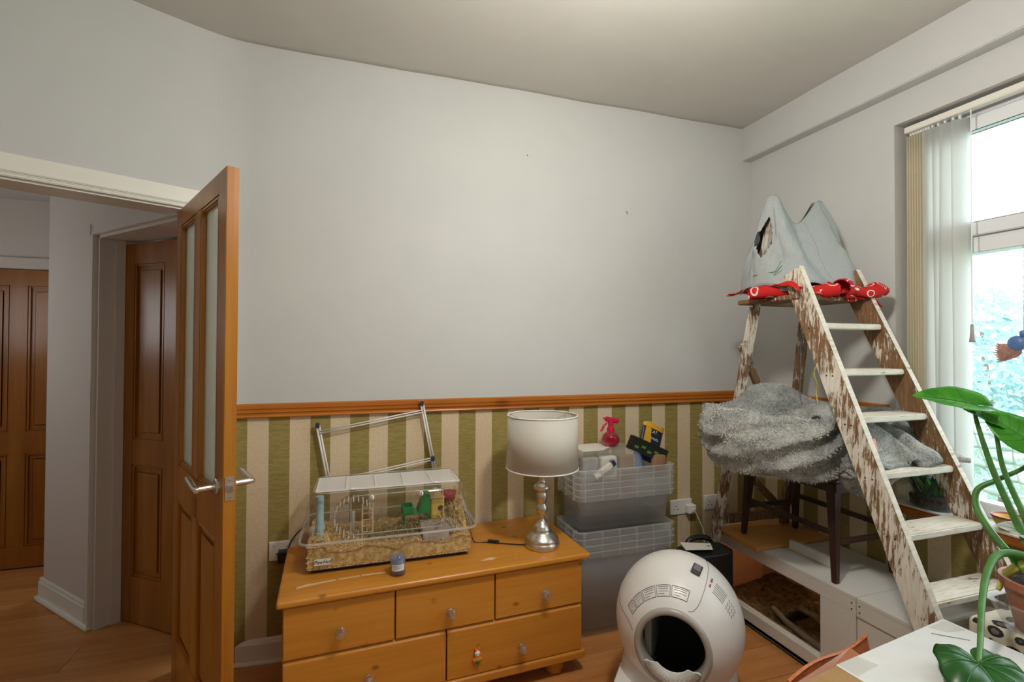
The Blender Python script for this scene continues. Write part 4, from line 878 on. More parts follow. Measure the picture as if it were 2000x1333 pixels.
MB().box(VX1 - .012, VX1, VY0 + .016, VY1 - .016, .033, VZ - .016).build('back_panel', 'tan', vv)
MB().box(VX0 + .02, VX0 + .024, 1.58, VY1 - .017, .083, .357).build('glass_door', 'vivglass', vv)
MB().box(VX0 + .026, VX0 + .030, 1.58, 1.92, .083, .357).build('glass_door', 'vivglass', vv)
for zz in (.084, .350): MB().box(VX0 + .016, VX0 + .034, 1.585, VY1 - .016, zz, zz + .006).build('glass_track', 'white', vv)
MB().box(VX0 + .01, VX1 - .02, VY0 + .02, VY1 - .01, .004, .015).build('plinth', 'black', vv)  # black strip that paints the shaded gap under the raised vivarium
MB().box(VX0 + .034, VX1 - .013, VY1 - .022, VY1 - .0165, .04, VZ - .018).build('heat_glow_lining', M['viv_glow'] if 'viv_glow' in M else M.setdefault('viv_glow', flat('heat_glow_lining', (.80, .42, .26), .5)), vv, label='end lining coloured with the heat-lamp glow')  # orange heat-lamp glow on the end wall put into this lining's colour
def subf(u, v):
    x = lerp(VX0 + .036, VX1 - .014, u); y_ = lerp(VY0 + .02, VY1 - .024, v); return (x, y_, .075 + .02 * nz(x * 14, y_ * 14) + .012 * nz(x * 40, y_ * 40, 2) + .05 * max(0, u - .25))
MB().grid(subf, 36, 60).build('bark_substrate', 'moss', smooth=True, thick=.01, label='brown bark and moss substrate inside the vivarium', cat='substrate', kind='stuff')
hk = MB().grid(lambda u, v: (lerp(1.965, 2.20, u) + .02 * nz(v * 6, 3), 1.715 + .125 * math.cos(PI * v) * (1 + .1 * nz(u * 5, v * 5)), .075 + (.125 + .03 * nz(u * 6, v * 6, 7)) * math.sin(PI * v)), 26, 26)
hk.build('cork_hide', 'moss', thick=.02, smooth=True, label='arched cork bark hide inside the vivarium', cat='hide')
# heat-lamp glow on the hide
light('vivarium_heat_lamp', 'POINT', (2.02, 1.90, .375), .42, (1.0, .58, .28), .02)
lw = thing('heat_lamp', 'small heat lamp under the vivarium roof', 'lamp', (2.02, 1.90, .388))
MB().lathe([(0, .404), (.022, .404), (.026, .394), (.018, .390), (0, .390)], (2.02, 1.90, 0), 16).build('lamp_cap', 'black', lw, smooth=True)
wd = MB().tube(cr([(1.94, 1.59, .098), (1.945, 1.66, .098), (1.952, 1.74, .10), (1.965, 1.84, .105), (1.99, 1.93, .11)], 6), [.014] * 24 + [.012], 8); wd.build('branch', 'stone', smooth=True, label='weathered branch lying along the vivarium front', cat='branch')
# second white cabinet unit next to it
v2 = thing('white_cabinet', 'white low cabinet continuing the vivarium towards the ladder feet', 'cabinet', (2.1, 1.31, 0))
MB().box(VX0, VX1, 1.195, VY0 - .002, VZ - .018, VZ).build('top_panel', 'melamine', v2, bevel=.0015)
MB().box(VX0, VX0 + .016, 1.195, VY0 - .002, .345, VZ - .018).build('front_band', 'melamine', v2, bevel=.0015)
MB().box(VX0 + .006, VX0 + .02, 1.195, VY0 - .002, .01, .345).build('front_panel', 'melamine', v2)
MB().box(VX0 + .02, VX1, 1.195, 1.211, .01, VZ - .018).build('end_panel', 'melamine', v2)
for zz in (.365, .390):
    for yy in (1.415, 1.447): MB().lathe([(0, VX0 - .0008), (.0035, VX0 - .0008), (.0035, VX0 + .002)], (0, yy, zz), 8, 'X').build('screw', 'darkgrey', v2 if yy < 1.43 else vv)
# strip and board on top
bo = MB().box(1.848, 2.322, 1.89, 2.188, VZ + .001, VZ + .018).build('wooden_board', 'board', bevel=.002, label='orange-brown board lying on the left end of the vivarium', cat='board')
MB().box(2.03, 2.048, 1.62, 1.87, VZ + .001, VZ + .045).build('white_strip', 'melamine', bevel=.002, label='white upright strip standing on the vivarium top', cat='strip')

# ---- stool standing on the vivarium
st = thing('stool', 'dark wooden stool standing on the vivarium under the fur bed', 'stool', (2.09, 1.80, VZ))
feet = [(1.934, 2.059, VZ + .0185), (2.259, 2.041, VZ + .0185), (1.921, 1.54, VZ + .0005), (2.252, 1.534, VZ + .0005)]
tops = [(1.955, 2.03, .83), (2.238, 2.015, .83), (1.942, 1.565, .83), (2.232, 1.56, .83)]
for a, b in zip(feet, tops):
    a_, b_ = Vector(a), Vector(b)
    m = MB(); n = 4
    for p, hw_ in ((a_, .0115), (b_, .021)): m.v += [(p.x - hw_, p.y - hw_, p.z), (p.x + hw_, p.y - hw_, p.z), (p.x + hw_, p.y + hw_, p.z), (p.x - hw_, p.y + hw_, p.z)]
    m.f = [(3, 2, 1, 0), (4, 5, 6, 7), (0, 1, 5, 4), (1, 2, 6, 5), (2, 3, 7, 6), (3, 0, 4, 7)]
    m.build('leg', 'oak_dark', st, bevel=.003)
def at(i, z): t = (z - feet[i][2]) / (tops[i][2] - feet[i][2]); return Vector(feet[i]).lerp(Vector(tops[i]), t)
for i, j, z in ((0, 1, .585), (2, 3, .585), (0, 2, .62), (1, 3, .62)): MB().beam(at(i, z), at(j, z), .022, .013, (0, 0, 1)).build('stretcher', 'oak_dark', st)
MB().box(1.925, 2.255, 1.54, 2.05, .79, .832).build('apron', 'oak_dark', st, bevel=.003)
MB().rbox(1.915, 2.265, 1.53, 2.06, .832, .852, .008).build('seat', 'oak_dark', st)

# ================================================================== STEP LADDER
ld = thing('step_ladder', 'old wooden step ladder with flaking cream paint used as cat tree', 'step ladder', (1.97, 1.5, 0))
XC = 1.968
def fy(z): return 1.501 - .45 * (1.506 - z)          # front edge of the treads
def hw(z): return lerp(.222, .150, z / 1.74)          # half inner width
DIRL = Vector((0, .45, 1)).normalized(); NRM = Vector((0, -1, .45)).normalized()
for s in (-1, 1):
    z0, z1 = .012, 1.735
    p0 = Vector((XC + s * (hw(z0) + .014), fy(z0) + .032, z0)); p1 = Vector((XC + s * (hw(z1) + .014), fy(z1) + .032, z1))
    r = MB().beam(p0, p1, .027, .092, (1, 0, 0)).build('front_rail', 'lad_rail' if s < 0 else 'lad_in', ld, bevel=.003)
    MB().beam(p0 + NRM * .0462, p1 + NRM * .0462, .024, .0016, (1, 0, 0)).build('painted_edge', 'lad_step', r)
    for z in (1.49, 1.30, 1.12, .94, .76):
        if s < 0:
            for k in (-.012, .014):
                q = Vector((XC - hw(z) - .0278, fy(z) + .032 + k, z - .005)); MB().lathe([(0, -.0006), (.0035, -.0006), (.0035, .001)], tuple(q), 8, 'X').build('nail_head', 'oak_dark', r)
for i, z in enumerate((1.506, 1.320, 1.148, .962, .775, .590)):
    y0 = fy(z) - .012; wd_ = .105
    MB().box(XC - hw(z), XC + hw(z), y0, y0 + wd_, z - .024, z).build('tread', 'lad_step', ld, bevel=.004)
MB().beam((XC - hw(.3), 1.075, .55), (XC + .1, 1.065, .20), .02, .03, (0, 1, 0)).build('brace', 'lad_in', ld)
# rear legs, extending above the platform
RL = [(1.800, 2.205, .012), (1.80, 2.150, .43), (1.794, 1.945, 1.15), (1.826, 1.873, 1.625), (1.845, 1.772, 2.085)]
MB().beam(RL[0], (1.830, 1.875, 1.60), .030, .046, (0, 1, 0)).build('rear_leg', 'lad_rail', ld, bevel=.003)
MB().beam((1.835, 1.870, 1.60), (1.850, 1.785, 2.085), .030, .030, (0, 1, 0)).build('rear_post', 'lad_rail', ld, bevel=.003)
MB().beam((2.262, 2.118, VZ + .020), (2.148, 1.875, 1.60), .030, .046, (0, 1, 0)).build('rear_leg', 'lad_in', ld, bevel=.003)
MB().beam((2.144, 1.870, 1.60), (2.118, 1.785, 2.085), .030, .030, (0, 1, 0)).build('rear_post', 'lad_rail', ld, bevel=.003)
MB().beam((1.815, 2.145, .492), (2.250, 2.105, .500), .018, .050, (0, 1, 0)).build('rear_cross_bar', 'lad_in', ld, bevel=.002)
MB().beam((1.815, 1.945, 1.42), (2.225, 2.045, .78), .018, .040, (0, 1, 0)).build('rear_diagonal', 'lad_in', ld, bevel=.002)
MB().beam((1.815, 2.025, .86), (2.23, 2.095, .52), .018, .036, (0, 1, 0)).build('rear_diagonal', 'lad_in', ld, bevel=.002)
MB().box(XC - .19, XC + .20, 1.585, 1.93, 1.612, 1.634).build('platform', 'lad_in', ld, bevel=.003)
MB().beam((1.783, 1.99, 1.06), (1.783, 2.0, 1.11), .018, .02, (1, 0, 0)).build('rear_batten', 'lad_in', ld)
# chip of orange paint
MB().beam(Vector((XC - hw(1.05) + .004, fy(1.05) - .0178, 1.03)), Vector((XC - hw(1.05) + .004, fy(1.07) - .0178, 1.075)), .017, .001, (1, 0, 0)).build('orange_paint_patch', flat('orange_patch', (.72, .22, .09)), ld)

# red bandana cloth on the platform
rd = MB()
def redf(u, v):
    x = lerp(1.735, 2.225, u); y_ = lerp(1.555, 1.985, v)
    edge = min(u, 1 - u, v, 1 - v); fold = .020 * math.sin(u * 17 + 3 * v + 2 * nz(u * 3, v * 3)) * (1 - v * .6) + .012 * nz(u * 9, v * 9, 1)
    z = 1.678 + fold * .9
    fr = max(0, .14 - v) / .14
    z -= fr * .045 * (1.2 if u > .45 else .7); y_ += .02 * math.sin(u * 22) * fr
    lf_ = max(0, .10 - u) / .10; z -= lf_ * .012; x += lf_ * .02; rt = max(0, u - .86) / .14; z -= rt * .02 - .012 * math.sin(v * 14) * rt
    return (x, y_, z)
rd.grid(redf, 70, 50)
def red2(u, v):   # rolled front hem
    x = lerp(1.985, 2.232, u); a = lerp(-.3, 1.55, v) * PI
    r = .029 + .009 * math.sin(u * 9 + 1) + .007 * nz(u * 7, v * 3)
    return (x, 1.560 + .012 * math.sin(u * 9) - r * math.cos(a) * 1.3, 1.652 + .010 * math.sin(u * 8 + .8) + r * math.sin(a))
rd.grid(red2, 50, 16)
def red3(u, v):
    x = lerp(1.722, 1.975, u); a = lerp(-.3, 1.55, v) * PI; yy = lerp(1.80, 1.565, u ** .8)
    r = .026 + .005 * math.sin(u * 9) + .004 * nz(u * 7, v * 3, 8)
    return (x - r * math.cos(a) * .7, yy - r * math.cos(a), 1.650 + .004 * math.sin(u * 7) + r * math.sin(a))
rd.grid(red3, 50, 16)
rd.build('bandana_cloth', 'red', smooth=True, thick=.004, label='red paisley bandana cloth folded over the ladder platform', cat='cloth')

# grey cloth draped over the two rear posts like a tent
PLt, PRt = Vector((1.850, 1.785, 2.098)), Vector((2.118, 1.785, 2.098))
HEM = [(1.745, 1.80), (1.765, 1.70), (1.812, 1.632), (1.90, 1.606), (2.00, 1.596), (2.10, 1.592), (2.17, 1.61), (2.205, 1.70), (2.205, 1.82), (2.18, 1.91), (2.08, 1.955), (1.95, 1.965), (1.83, 1.95), (1.765, 1.89)]
def hem_at(u):
    n = len(HEM); f = u * n; i = int(f) % n; t = f - int(f)
    a, b, c, d = [Vector(HEM[(i + k) % n]) for k in (-1, 0, 1, 2)]
    return .5 * ((2 * b) + (c - a) * t + (2 * a - 5 * b + 4 * c - d) * t * t + (3 * b - a - 3 * c + d) * t ** 3)
def tent(u, v):
    h = hem_at(u); tx = min(1, max(0, (h.x - 1.76) / (2.19 - 1.76)))
    ridge = PLt.lerp(PRt, min(1, max(0, (tx - .06) / .88))); sag = max(0.0, math.sin(PI * min(1, max(0, (tx - .14) / .72)))) ** 1.3
    ridge = ridge + Vector((0, 0, -.105 * sag)); fr = 1 if h.y < 1.79 else -1
    ridge.y += -.010 * fr * (1 - sag) - .003 * fr; ridge.z += .014 * (1 - sag)
    ridge.x += (-.012 if tx < .5 else .014) * (1 - sag)
    hz = 1.676 + .014 * nz(u * 6, 2) + .010 * math.sin(u * 40)
    if abs(u - .14) < .05: hz -= .012
    w = v ** 1.0
    p = Vector((h.x, h.y, hz)).lerp(ridge, w)
    bulge = math.sin(PI * v)
    fold = .014 * math.sin(u * 2 * PI * 6 + 2.5 * v) + .014 * nz(u * 14, v * 3) + .007 * nz(u * 34, v * 6) + .004 * nz(u * 70, v * 14)
    d = Vector((h.x - 1.98, h.y - 1.78, 0)).normalized(); p += d * (fold * bulge * 1.1 + (-.030 * bulge if fr > 0 else 0) * sag + .015 * bulge)
    return p
def slit(u, v):
    # open slit on the left flank showing the post
    du = (u - 1.035) if u > .5 else (u - .035)
    return .30 < v < .74 and abs(du) < .030 * math.sin(PI * (v - .30) / .44) ** .7
gt = thing('draped_cloth', 'grey cotton cloth draped like a tent over the ladder top', 'cloth', (1.98, 1.78, 1.69))
MB().grid(tent, 168, 44, True, slit).build('cloth', 'greycloth', gt, smooth=True, thick=.003)
hem = MB().tube([tent(k / 120, .03) for k in range(121)], .0032, 6, False).build('hem', 'greycloth', gt, smooth=True)
for u in (.30, .47): MB().tube([tent(u + .004 * k / 20, lerp(.03, .96, k / 20)) + Vector((0, -.002, 0)) for k in range(21)], .0022, 5).build('seam', 'greycloth', gt, smooth=True)
stc = MB()
for a_, b_ in (((1.745, 1.80, 1.735), (1.775, 1.70, 1.742)), ((1.775, 1.70, 1.742), (1.783, 1.675, 1.785)), ((1.772, 1.705, 1.728), (1.783, 1.675, 1.762))): stc.tube([Vector(a_) + Vector((-.008, -.006, 0)), Vector(b_) + Vector((-.008, -.006, 0))], .0014, 5)
stc.build('green_stitching', 'green', gt)

# ================================================================== FUR BED AND BLANKET
cbx, cby = 1.855, 1.715
def furbed(u, v):
    a = 2 * PI * u; ca, sa = math.cos(a), math.sin(a)
    prof = [(.0, 0), (.55, .0), (.80, .012), (.95, .06), (1.0, .13), (.985, .19), (.92, .235), (.82, .245), (.72, .215), (.62, .165), (.40, .145), (0, .14)]
    f = v * (len(prof) - 1); i = min(int(f), len(prof) - 2); t = f - i; t = t * t * (3 - 2 * t) if False else t
    r = lerp(prof[i][0], prof[i + 1][0], t); z = lerp(prof[i][1], prof[i + 1][1], t)
    rx = .405 if ca < 0 else .375; ry = .275 if sa < 0 else .250
    hump = math.exp(-((a - 1.30) / .50) ** 2) * .135 + math.exp(-((a - .70) / .4) ** 2) * .05
    lift = .065 * max(0, -ca - .25) ** 1.2        # the overhanging end curls up
    k = max(0, min(1, (r - .5) * 2))
    x = cbx + rx * r * ca; y_ = cby + ry * r * sa
    zz = .853 + z * (1 + .15 * k) + hump * min(1, z / .2) * k + lift * r * r * .75
    ph = 7 * x * 2.2 - 26 * zz * .9 + 3.5 * y_ + 2.2 * nz(x * 4, y_ * 4, zz * 4); fold = .036 * (.8 - abs(math.sin(ph)) * 1.5) * k * (.6 + .4 * math.sin(3 * a)) + .016 * nz(x * 11, y_ * 11, zz * 11) + .006 * nz(x * 30, y_ * 30, zz * 30)
    n = Vector((ca * r, sa * r, .6 * (1 if v > .5 else -.35))).normalized()
    p = Vector((x, y_, zz)) + n * fold
    if p.z < .854 and 1.90 < p.x < 2.27: p.z = .854
    return p
def pile(fn, n, par, ln=.011, w=.0011, closed=True):
    m = MB(); rs = random.Random(3)
    for _ in range(n):
        u, v = rs.random(), rs.uniform(.1, .97); p = Vector(fn(u, v)); du = Vector(fn((u + .004) % 1 if closed else min(1, u + .004), v)) - p; dv = Vector(fn(u, min(1, v + .004))) - p
        nn = du.cross(dv)
        if nn.length < 1e-9: continue
        nn.normalize(); d = (nn * .8 * par[1] + Vector((rs.gauss(.2, .5), rs.gauss(-.2, .5), rs.gauss(-.35, .4)))).normalized(); sd_ = d.cross(nn)
        if sd_.length < 1e-6: continue
        sd_ = sd_.normalized() * w; L_ = ln * rs.uniform(.5, 1.2); m.add([p - sd_, p + sd_, p + d * L_], [(0, 1, 2)])
    return m.build('fur_pile', 'furtip', par[0], kind='stuff')
M['furtip'] = noisy('fur_tips', (.30, .315, .31), (.80, .80, .75), 11, .9, lo=.38, hi=.58)
fb_ = MB().grid(furbed, 150, 84, True).build('cat_bed', 'fur', smooth=True, label='grey faux fur cat bed bulging out over the stool', cat='cat bed')
def blanket(u, v):
    x = lerp(1.815, 2.262, u); y_ = lerp(1.30 + .02 * math.sin(u * 10), 1.70, v)
    z = lerp(.990, 1.105, min(1, v * 1.6) ** .6) + .024 * math.sin(u * 24 + 5 * v + 2 * nz(u * 4, v * 4)) * (1 - .3 * v) + .012 * nz(u * 9, v * 7, 3)
    fr = max(0, .22 - v) / .22
    z -= fr * .030 + (.03 * fr if u < .35 else 0); y_ -= .030 * fr * (1 + .5 * math.sin(u * 13))
    if u > .55: z += .03 * (u - .55) * math.sin(PI * v)
    z += .05 * math.exp(-((u - .15) / .2) ** 2) * math.sin(PI * min(1, v * 1.1))
    return Vector((x, y_, max(min(z, 1.108 if 1.30 < y_ < 1.46 else 2), .972 if y_ < 1.36 else .90)))
pile(furbed, 26000, (fb_, 1))
bk_ = MB().grid(blanket, 80, 50).build('fur_blanket', 'fur', smooth=True, thick=.018, label='grey fur blanket spilling from the bed onto a ladder tread', cat='blanket')
pile(blanket, 9000, (bk_, 1), closed=False)
def bl2(u, v):    # corner hanging below
    x = lerp(1.80, 1.98, u); y_ = 1.36 + .05 * math.sin(u * 5) + .03 * v; z = lerp(.955, .845 + .03 * math.sin(u * 9), v * math.sin(PI * (.15 + .7 * u))); return Vector((x, y_ + .02 * math.sin(v * 6 + u * 8), z))
MB().grid(bl2, 30, 20).build('blanket_corner', 'fur', smooth=True, thick=.016, label='hanging corner of grey fur blanket below the ladder tread', cat='blanket')
# high fur hood behind the tread
MB().grid(lambda u, v: Vector((lerp(2.0, 2.27, u), 1.72 + .16 * math.cos(PI * v), .98 + (.15 + .02 * math.sin(u * 8) - .05 * u + .012 * nz(u * 7, v * 7)) * math.sin(PI * v))), 30, 24).build('fur_cushion', 'fur', smooth=True, thick=.012, label='grey fur cushion mound behind the ladder treads by the window', cat='cushion')
# tinsel and wire hanging from the platform
tn = [(1.93, 1.63, 1.61)] + [(1.93 + .012 * math.sin(k * 1.9), 1.635 + .008 * math.cos(k * 2.3), 1.60 - k * .035) for k in range(1, 12)] + [(1.925, 1.62, 1.16), (1.90, 1.58, 1.14), (1.87, 1.56, 1.13)]
MB().tube(cr(tn, 5), .0022, 5).build('tinsel_string', 'tinsel', smooth=True, label='shiny yellow tinsel string dangling from the ladder platform', cat='string')
MB().tube(cr([(2.06, 1.80, 1.61), (2.065, 1.83, 1.45), (2.075, 1.84, 1.30), (2.07, 1.84, 1.18), (2.04, 1.80, 1.13)], 8), .002, 5).build('grey_wire', 'ink', smooth=True, label='thin grey wire hanging behind the ladder', cat='wire')

# ================================================================== WINDOW BLIND
vb = thing('vertical_blind', 'white vertical blind drawn to the left of the window', 'blind', (2.385, 1.42, .84))
MB().box(2.365, 2.405, WY0 + .02, WY1 - .02, 2.378, 2.405).build('head_rail', 'trimwhite', vb, bevel=.003, label='cream blind head rail')
slats = [(1.540 - .0105 * k, .05, .12, .002, True) for k in range(8)] + [(1.452, .075, .75, .0, False), (1.430, .085, 1.05, .012, False), (1.405, .089, 1.15, -.012, False), (1.376, .089, 1.0, .020, False), (1.352, .060, .85, -.004, False)]
for k, (y_, w_, ang, swing, cre) in enumerate(slats):
    c0 = Vector((2.392, y_, 0)); dv = Vector((math.cos(ang), -math.sin(ang), 0)); zb = .80 + .01 * math.sin(k * 3)
    m = MB().grid(lambda u, v: (c0 + dv * ((u - .5) * w_) + Vector((-.006 * math.sin(u * PI), swing * (1 - v) ** 1.5, lerp(zb, 2.362, v)))), 7, 10)
    sl_ = m.build('blind_slat', 'blindcream' if cre else 'blind', vb, smooth=True, thick=.0008)
    MB().box(c0.x - .004, c0.x + .004, y_ - .004, y_ + .004, 2.355, 2.380).build('slat_hanger', 'upvc', sl_)
cd = MB().tube([(2.362, 1.298, 2.37), (2.363, 1.300, 1.50)], .0022, 6).build('blind_cord', 'upvc', vb)
MB().lathe([(0, 1.43), (.010, 1.43), (.010, 1.437), (.0075, 1.46), (.006, 1.50), (0, 1.505)], (2.363, 1.300, 0), 14).build('cord_weight', 'litter_ring', cd, smooth=True, label='grey cord weight')

# ---- things on the sill
jr = thing('glass_jar_terrarium', 'glass jar terrarium with green plants on the window sill', 'terrarium', (2.372, 1.46, WZ0))
MB().lathe([(0, WZ0 + .001), (.055, WZ0 + .001), (.064, WZ0 + .01), (.068, WZ0 + .06), (.066, WZ0 + .12), (.055, WZ0 + .16), (.046, WZ0 + .175)], (2.370, 1.455, 0), 30, 'Z', 1, 1.4).build('jar', 'jarglass', jr, smooth=True)
MB().lathe([(0, WZ0 + .006), (.058, WZ0 + .008), (.061, WZ0 + .045), (.03, WZ0 + .055), (0, WZ0 + .05)], (2.370, 1.455, 0), 24, 'Z', 1, 1.35).build('soil', 'soil', jr, smooth=True)
def leaf_blade(base, tip, width, normal, mat, par, name='leaf', droop=.1, cup=.12, heart=.25, n=14, m=9, vein=True, thick=.0008):
    b, t = Vector(base), Vector(tip); ax = t - b; L = ax.length; ax.normalize(); nn = Vector(normal); nn = (nn - ax * nn.dot(ax)).normalized(); sd = ax.cross(nn)
    def fn(u, v):
        s = u * 2 - 1
        prof = math.sin(PI * min(1, v ** .62)) ** .8 if v < 1 else 0
        prof = (math.sin(PI * v ** .6)) ** .75 if 0 < v < 1 else 0
        lb_ = -heart * (1 - v) ** 3 * abs(s) * L * .9
        w = prof * width / 2
        if v == 0: w = width * .10
        return b + ax * (v * L + lb_) + sd * (s * w * (1 + .0)) + nn * (cup * width * abs(s) ** 1.4 * prof - droop * L * v * v + .012 * math.sin(v * 18) * abs(s) * width)
    lf = MB().grid(fn, m, n).build(name, mat, par, smooth=True, thick=thick)
    if vein:
        vm = MB().tube([fn(.5, k / 10) + nn * .0012 for k in range(11)], [lerp(.0018, .0005, k / 10) * (width / .12) for k in range(11)], 5)
        for v0 in (.15, .3, .45, .6):
            for sg in (0, 1): vm.tube([fn(.5 + (sg - .5) * q * .85, min(.98, v0 + .22 * q)) + nn * .001 for q in (0, .33, .66, 1)], .0006 * (width / .12), 4)
        vm.build('veins', 'leafvein', lf)
    return lf
for k in range(60):
    a = random.uniform(0, 2 * PI); r = random.uniform(0, .042); c0 = Vector((2.370 + r * math.cos(a), 1.455 + r * 1.3 * math.sin(a), WZ0 + .05)); d = Vector((random.uniform(-.5, .5), random.uniform(-.6, .6), 1)) * random.uniform(.05, .095)
    leaf_blade(c0, c0 + d, .020, (math.cos(a), math.sin(a), .3), 'leafdark' if k % 4 else 'leaf', jr, vein=False, heart=0, n=6, m=4)
# shell and frog-like ornaments
sho = thing('shell_ornament', 'small pointed brown shell on the window sill', 'ornament', (2.34, 1.27, WZ0))
MB().lathe([(0, WZ0 + .001), (.018, WZ0 + .002), (.022, WZ0 + .012), (.017, WZ0 + .022), (.019, WZ0 + .028), (.013, WZ0 + .042), (.012, WZ0 + .05), (.004, WZ0 + .068), (0, WZ0 + .072)], (2.345, 1.275, 0), 18).build('shell', 'stone', sho, smooth=True)
ds = thing('striped_dish', 'small yellowish dish with coloured rim on the window sill', 'dish', (2.35, 1.19, WZ0))
MB().lathe([(0, WZ0 + .001), (.03, WZ0 + .001), (.045, WZ0 + .03), (.05, WZ0 + .05), (.046, WZ0 + .05), (.04, WZ0 + .03), (0, WZ0 + .008)], (2.355, 1.185, 0), 24).build('bowl', 'yellow', ds, smooth=True)
MB().tube([(2.355 + .049 * math.cos(2 * PI * k / 24), 1.185 + .049 * math.sin(2 * PI * k / 24), WZ0 + .05) for k in range(25)], .004, 6, False).build('rim', 'redtoy', ds)
MB().tube(cr([(2.353, 1.60, WZ0 + .19), (2.36, 1.57, WZ0 + .19)], 3), .0, 4) if False else None
wb = MB().box(2.312, 2.333, 1.545, 1.60, .985, .999).build('bracket_end', 'rail', label='small wooden bracket end beside the blind', cat='bracket')

# bird ornament hanging at the pane
bi = thing('bird_ornament', 'blue and pink feathered bird ornament hanging in the window', 'ornament', (2.41, 1.195, 1.38))
MB().ball((2.412, 1.185, 1.425), .014, .030, .030, 16, 10).build('body', 'blueglass', bi, smooth=True)
MB().ball((2.412, 1.165, 1.462), .012, .014, .014, 14, 8).build('head', 'blueglass', bi, smooth=True)
for k in range(9):
    t = k / 8; leaf_blade((2.410, 1.17, 1.40 - t * .01), (2.408 + .01 * t, 1.262 - .02 * abs(t - .5), 1.425 - t * .075), .020, (-1, 0, .2), M.setdefault('feather', noisy('pink_brown_feather', (.40, .20, .17), (.60, .36, .30), 60, .8)), bi, 'feather', 0, .05, 0, 8, 3, False)
MB().tube([(2.412, 1.165, 1.475), (2.412, 1.165, 1.80)], .0008, 4).build('thread', 'ink', bi)

# ================================================================== BIG PLANT, TUB, LEOPARD BOX
lc = MB().rbox(1.785, 2.135, .62, 1.005, .002, .592, .02, 4)
lc.build('leopard_ottoman', 'leopard', smooth=False, label='leopard print covered box under the clear plant tub', cat='ottoman')
ct = thing('plant_tub', 'clear plastic tub holding the potted plant', 'tub', (1.95, .79, .594))
loft([ring(1.80, 2.12, .64, .93, .03, .594), ring(1.775, 2.14, .62, .955, .03, .668), ring(1.766, 2.147, .613, .963, .03, .672), ring(1.783, 2.13, .628, .945, .03, .672)], capb=True).build('tub_shell', 'boxplastic', ct)
PX, PY, PZ = 1.88, .858, .598
po = thing('potted_plant', 'tall leafy green plant in a terracotta coloured pot by the window', 'plant', (PX, PY, PZ))
MB().lathe([(0, PZ), (.070, PZ), (.096, PZ + .120), (.104, PZ + .120), (.105, PZ + .142), (.096, PZ + .142), (.093, PZ + .120), (0, PZ + .118)], (PX, PY, 0), 32).build('pot', 'terracotta', po, smooth=False)
MB().lathe([(.094, PZ + .124), (.07, PZ + .130), (.03, PZ + .127), (0, PZ + .132)], (PX, PY, 0), 24).build('soil', 'soil', po, smooth=True)
def stem(pts, r0, r1, mat='petiole', name='petiole'):
    q = cr(pts, 7); n = len(q); return MB().tube(q, [lerp(r0, r1, k / (n - 1)) for k in range(n)], 8).build(name, mat, po, smooth=True)
SZ = PZ + .125
# leaf 1 : long leaf pointing to the ladder
stem([(PX, PY, SZ), (1.90, .93, .86), (1.885, .985, 1.02), (1.872, 1.015, 1.15), (1.868, 1.028, 1.222)], .013, .0045)
leaf_blade((1.868, 1.018, 1.226), (1.756, 1.128, 1.262), .105, (-.30, -.55, .8), 'leaf', po, droop=.12, cup=.16, heart=.3)
stem([(PX + .01, PY, SZ), (1.93, .93, .88), (1.935, .985, 1.02), (1.93, 1.0, 1.12), (1.925, 1.005, 1.17)], .011, .004)
leaf_blade((1.94, .985, 1.165), (1.842, 1.035, 1.215), .085, (-.35, -.5, .75), 'leaf', po, droop=.05, cup=.18, heart=.3)
leaf_blade((1.915, .905, 1.120), (1.895, 1.020, 1.208), .10, (-.75, -.1, .65), 'leaf', po, droop=.0, cup=.15, heart=.3)
stem([(PX + .02, PY - .01, SZ), (1.945, .86, .90), (1.935, .89, 1.03), (1.918, .905, 1.115)], .010, .004)
leaf_blade((1.985, .93, 1.09), (1.90, .985, 1.13), .085, (-.3, -.5, .8), 'leaf', po, droop=.05, cup=.15, heart=.3)
stem([(PX + .02, PY, SZ), (1.975, .90, .86), (1.985, .925, .98), (1.985, .93, 1.085)], .009, .004)
# looping stem
stem([(PX, PY, SZ), (1.885, .955, .79), (1.895, 1.03, .88), (1.915, 1.045, .945), (1.945, 1.01, .985), (1.97, .96, 1.03), (1.975, .94, 1.06)], .012, .005)
leaf_blade((1.975, .93, 1.06), (1.995, .86, 1.10), .08, (-.4, -.3, .8), 'leaf', po, heart=.3)
# broad sheaths low down
leaf_blade((1.90, .835, SZ + .0), (1.838, .945, .815), .06, (-.8, .2, .55), 'leaf', po, droop=.05, cup=.4, heart=0)
leaf_blade((1.915, .82, SZ), (1.90, .90, .96), .055, (-.8, -.4, .2), 'leaf', po, droop=.0, cup=.4, heart=0)
leaf_blade((1.94, .81, SZ), (1.99, .86, .93), .06, (-.7, -.6, .2), 'leaf', po, droop=.0, cup=.4, heart=0)
# leaf with glare painted in as a whitened colour
leaf_blade((1.955, .865, .845), (1.868, .97, .875), .085, (-.35, -.45, .85), 'leafglare', po, droop=.10, cup=.1, heart=.2)
# yellowed stalk
stem([(PX - .02, PY + .02, SZ + .035), (1.865, .900, .775), (1.835, .930, .74), (1.812, .940, .690)], .020, .006, 'yellowleaf', 'yellowed_stalk')
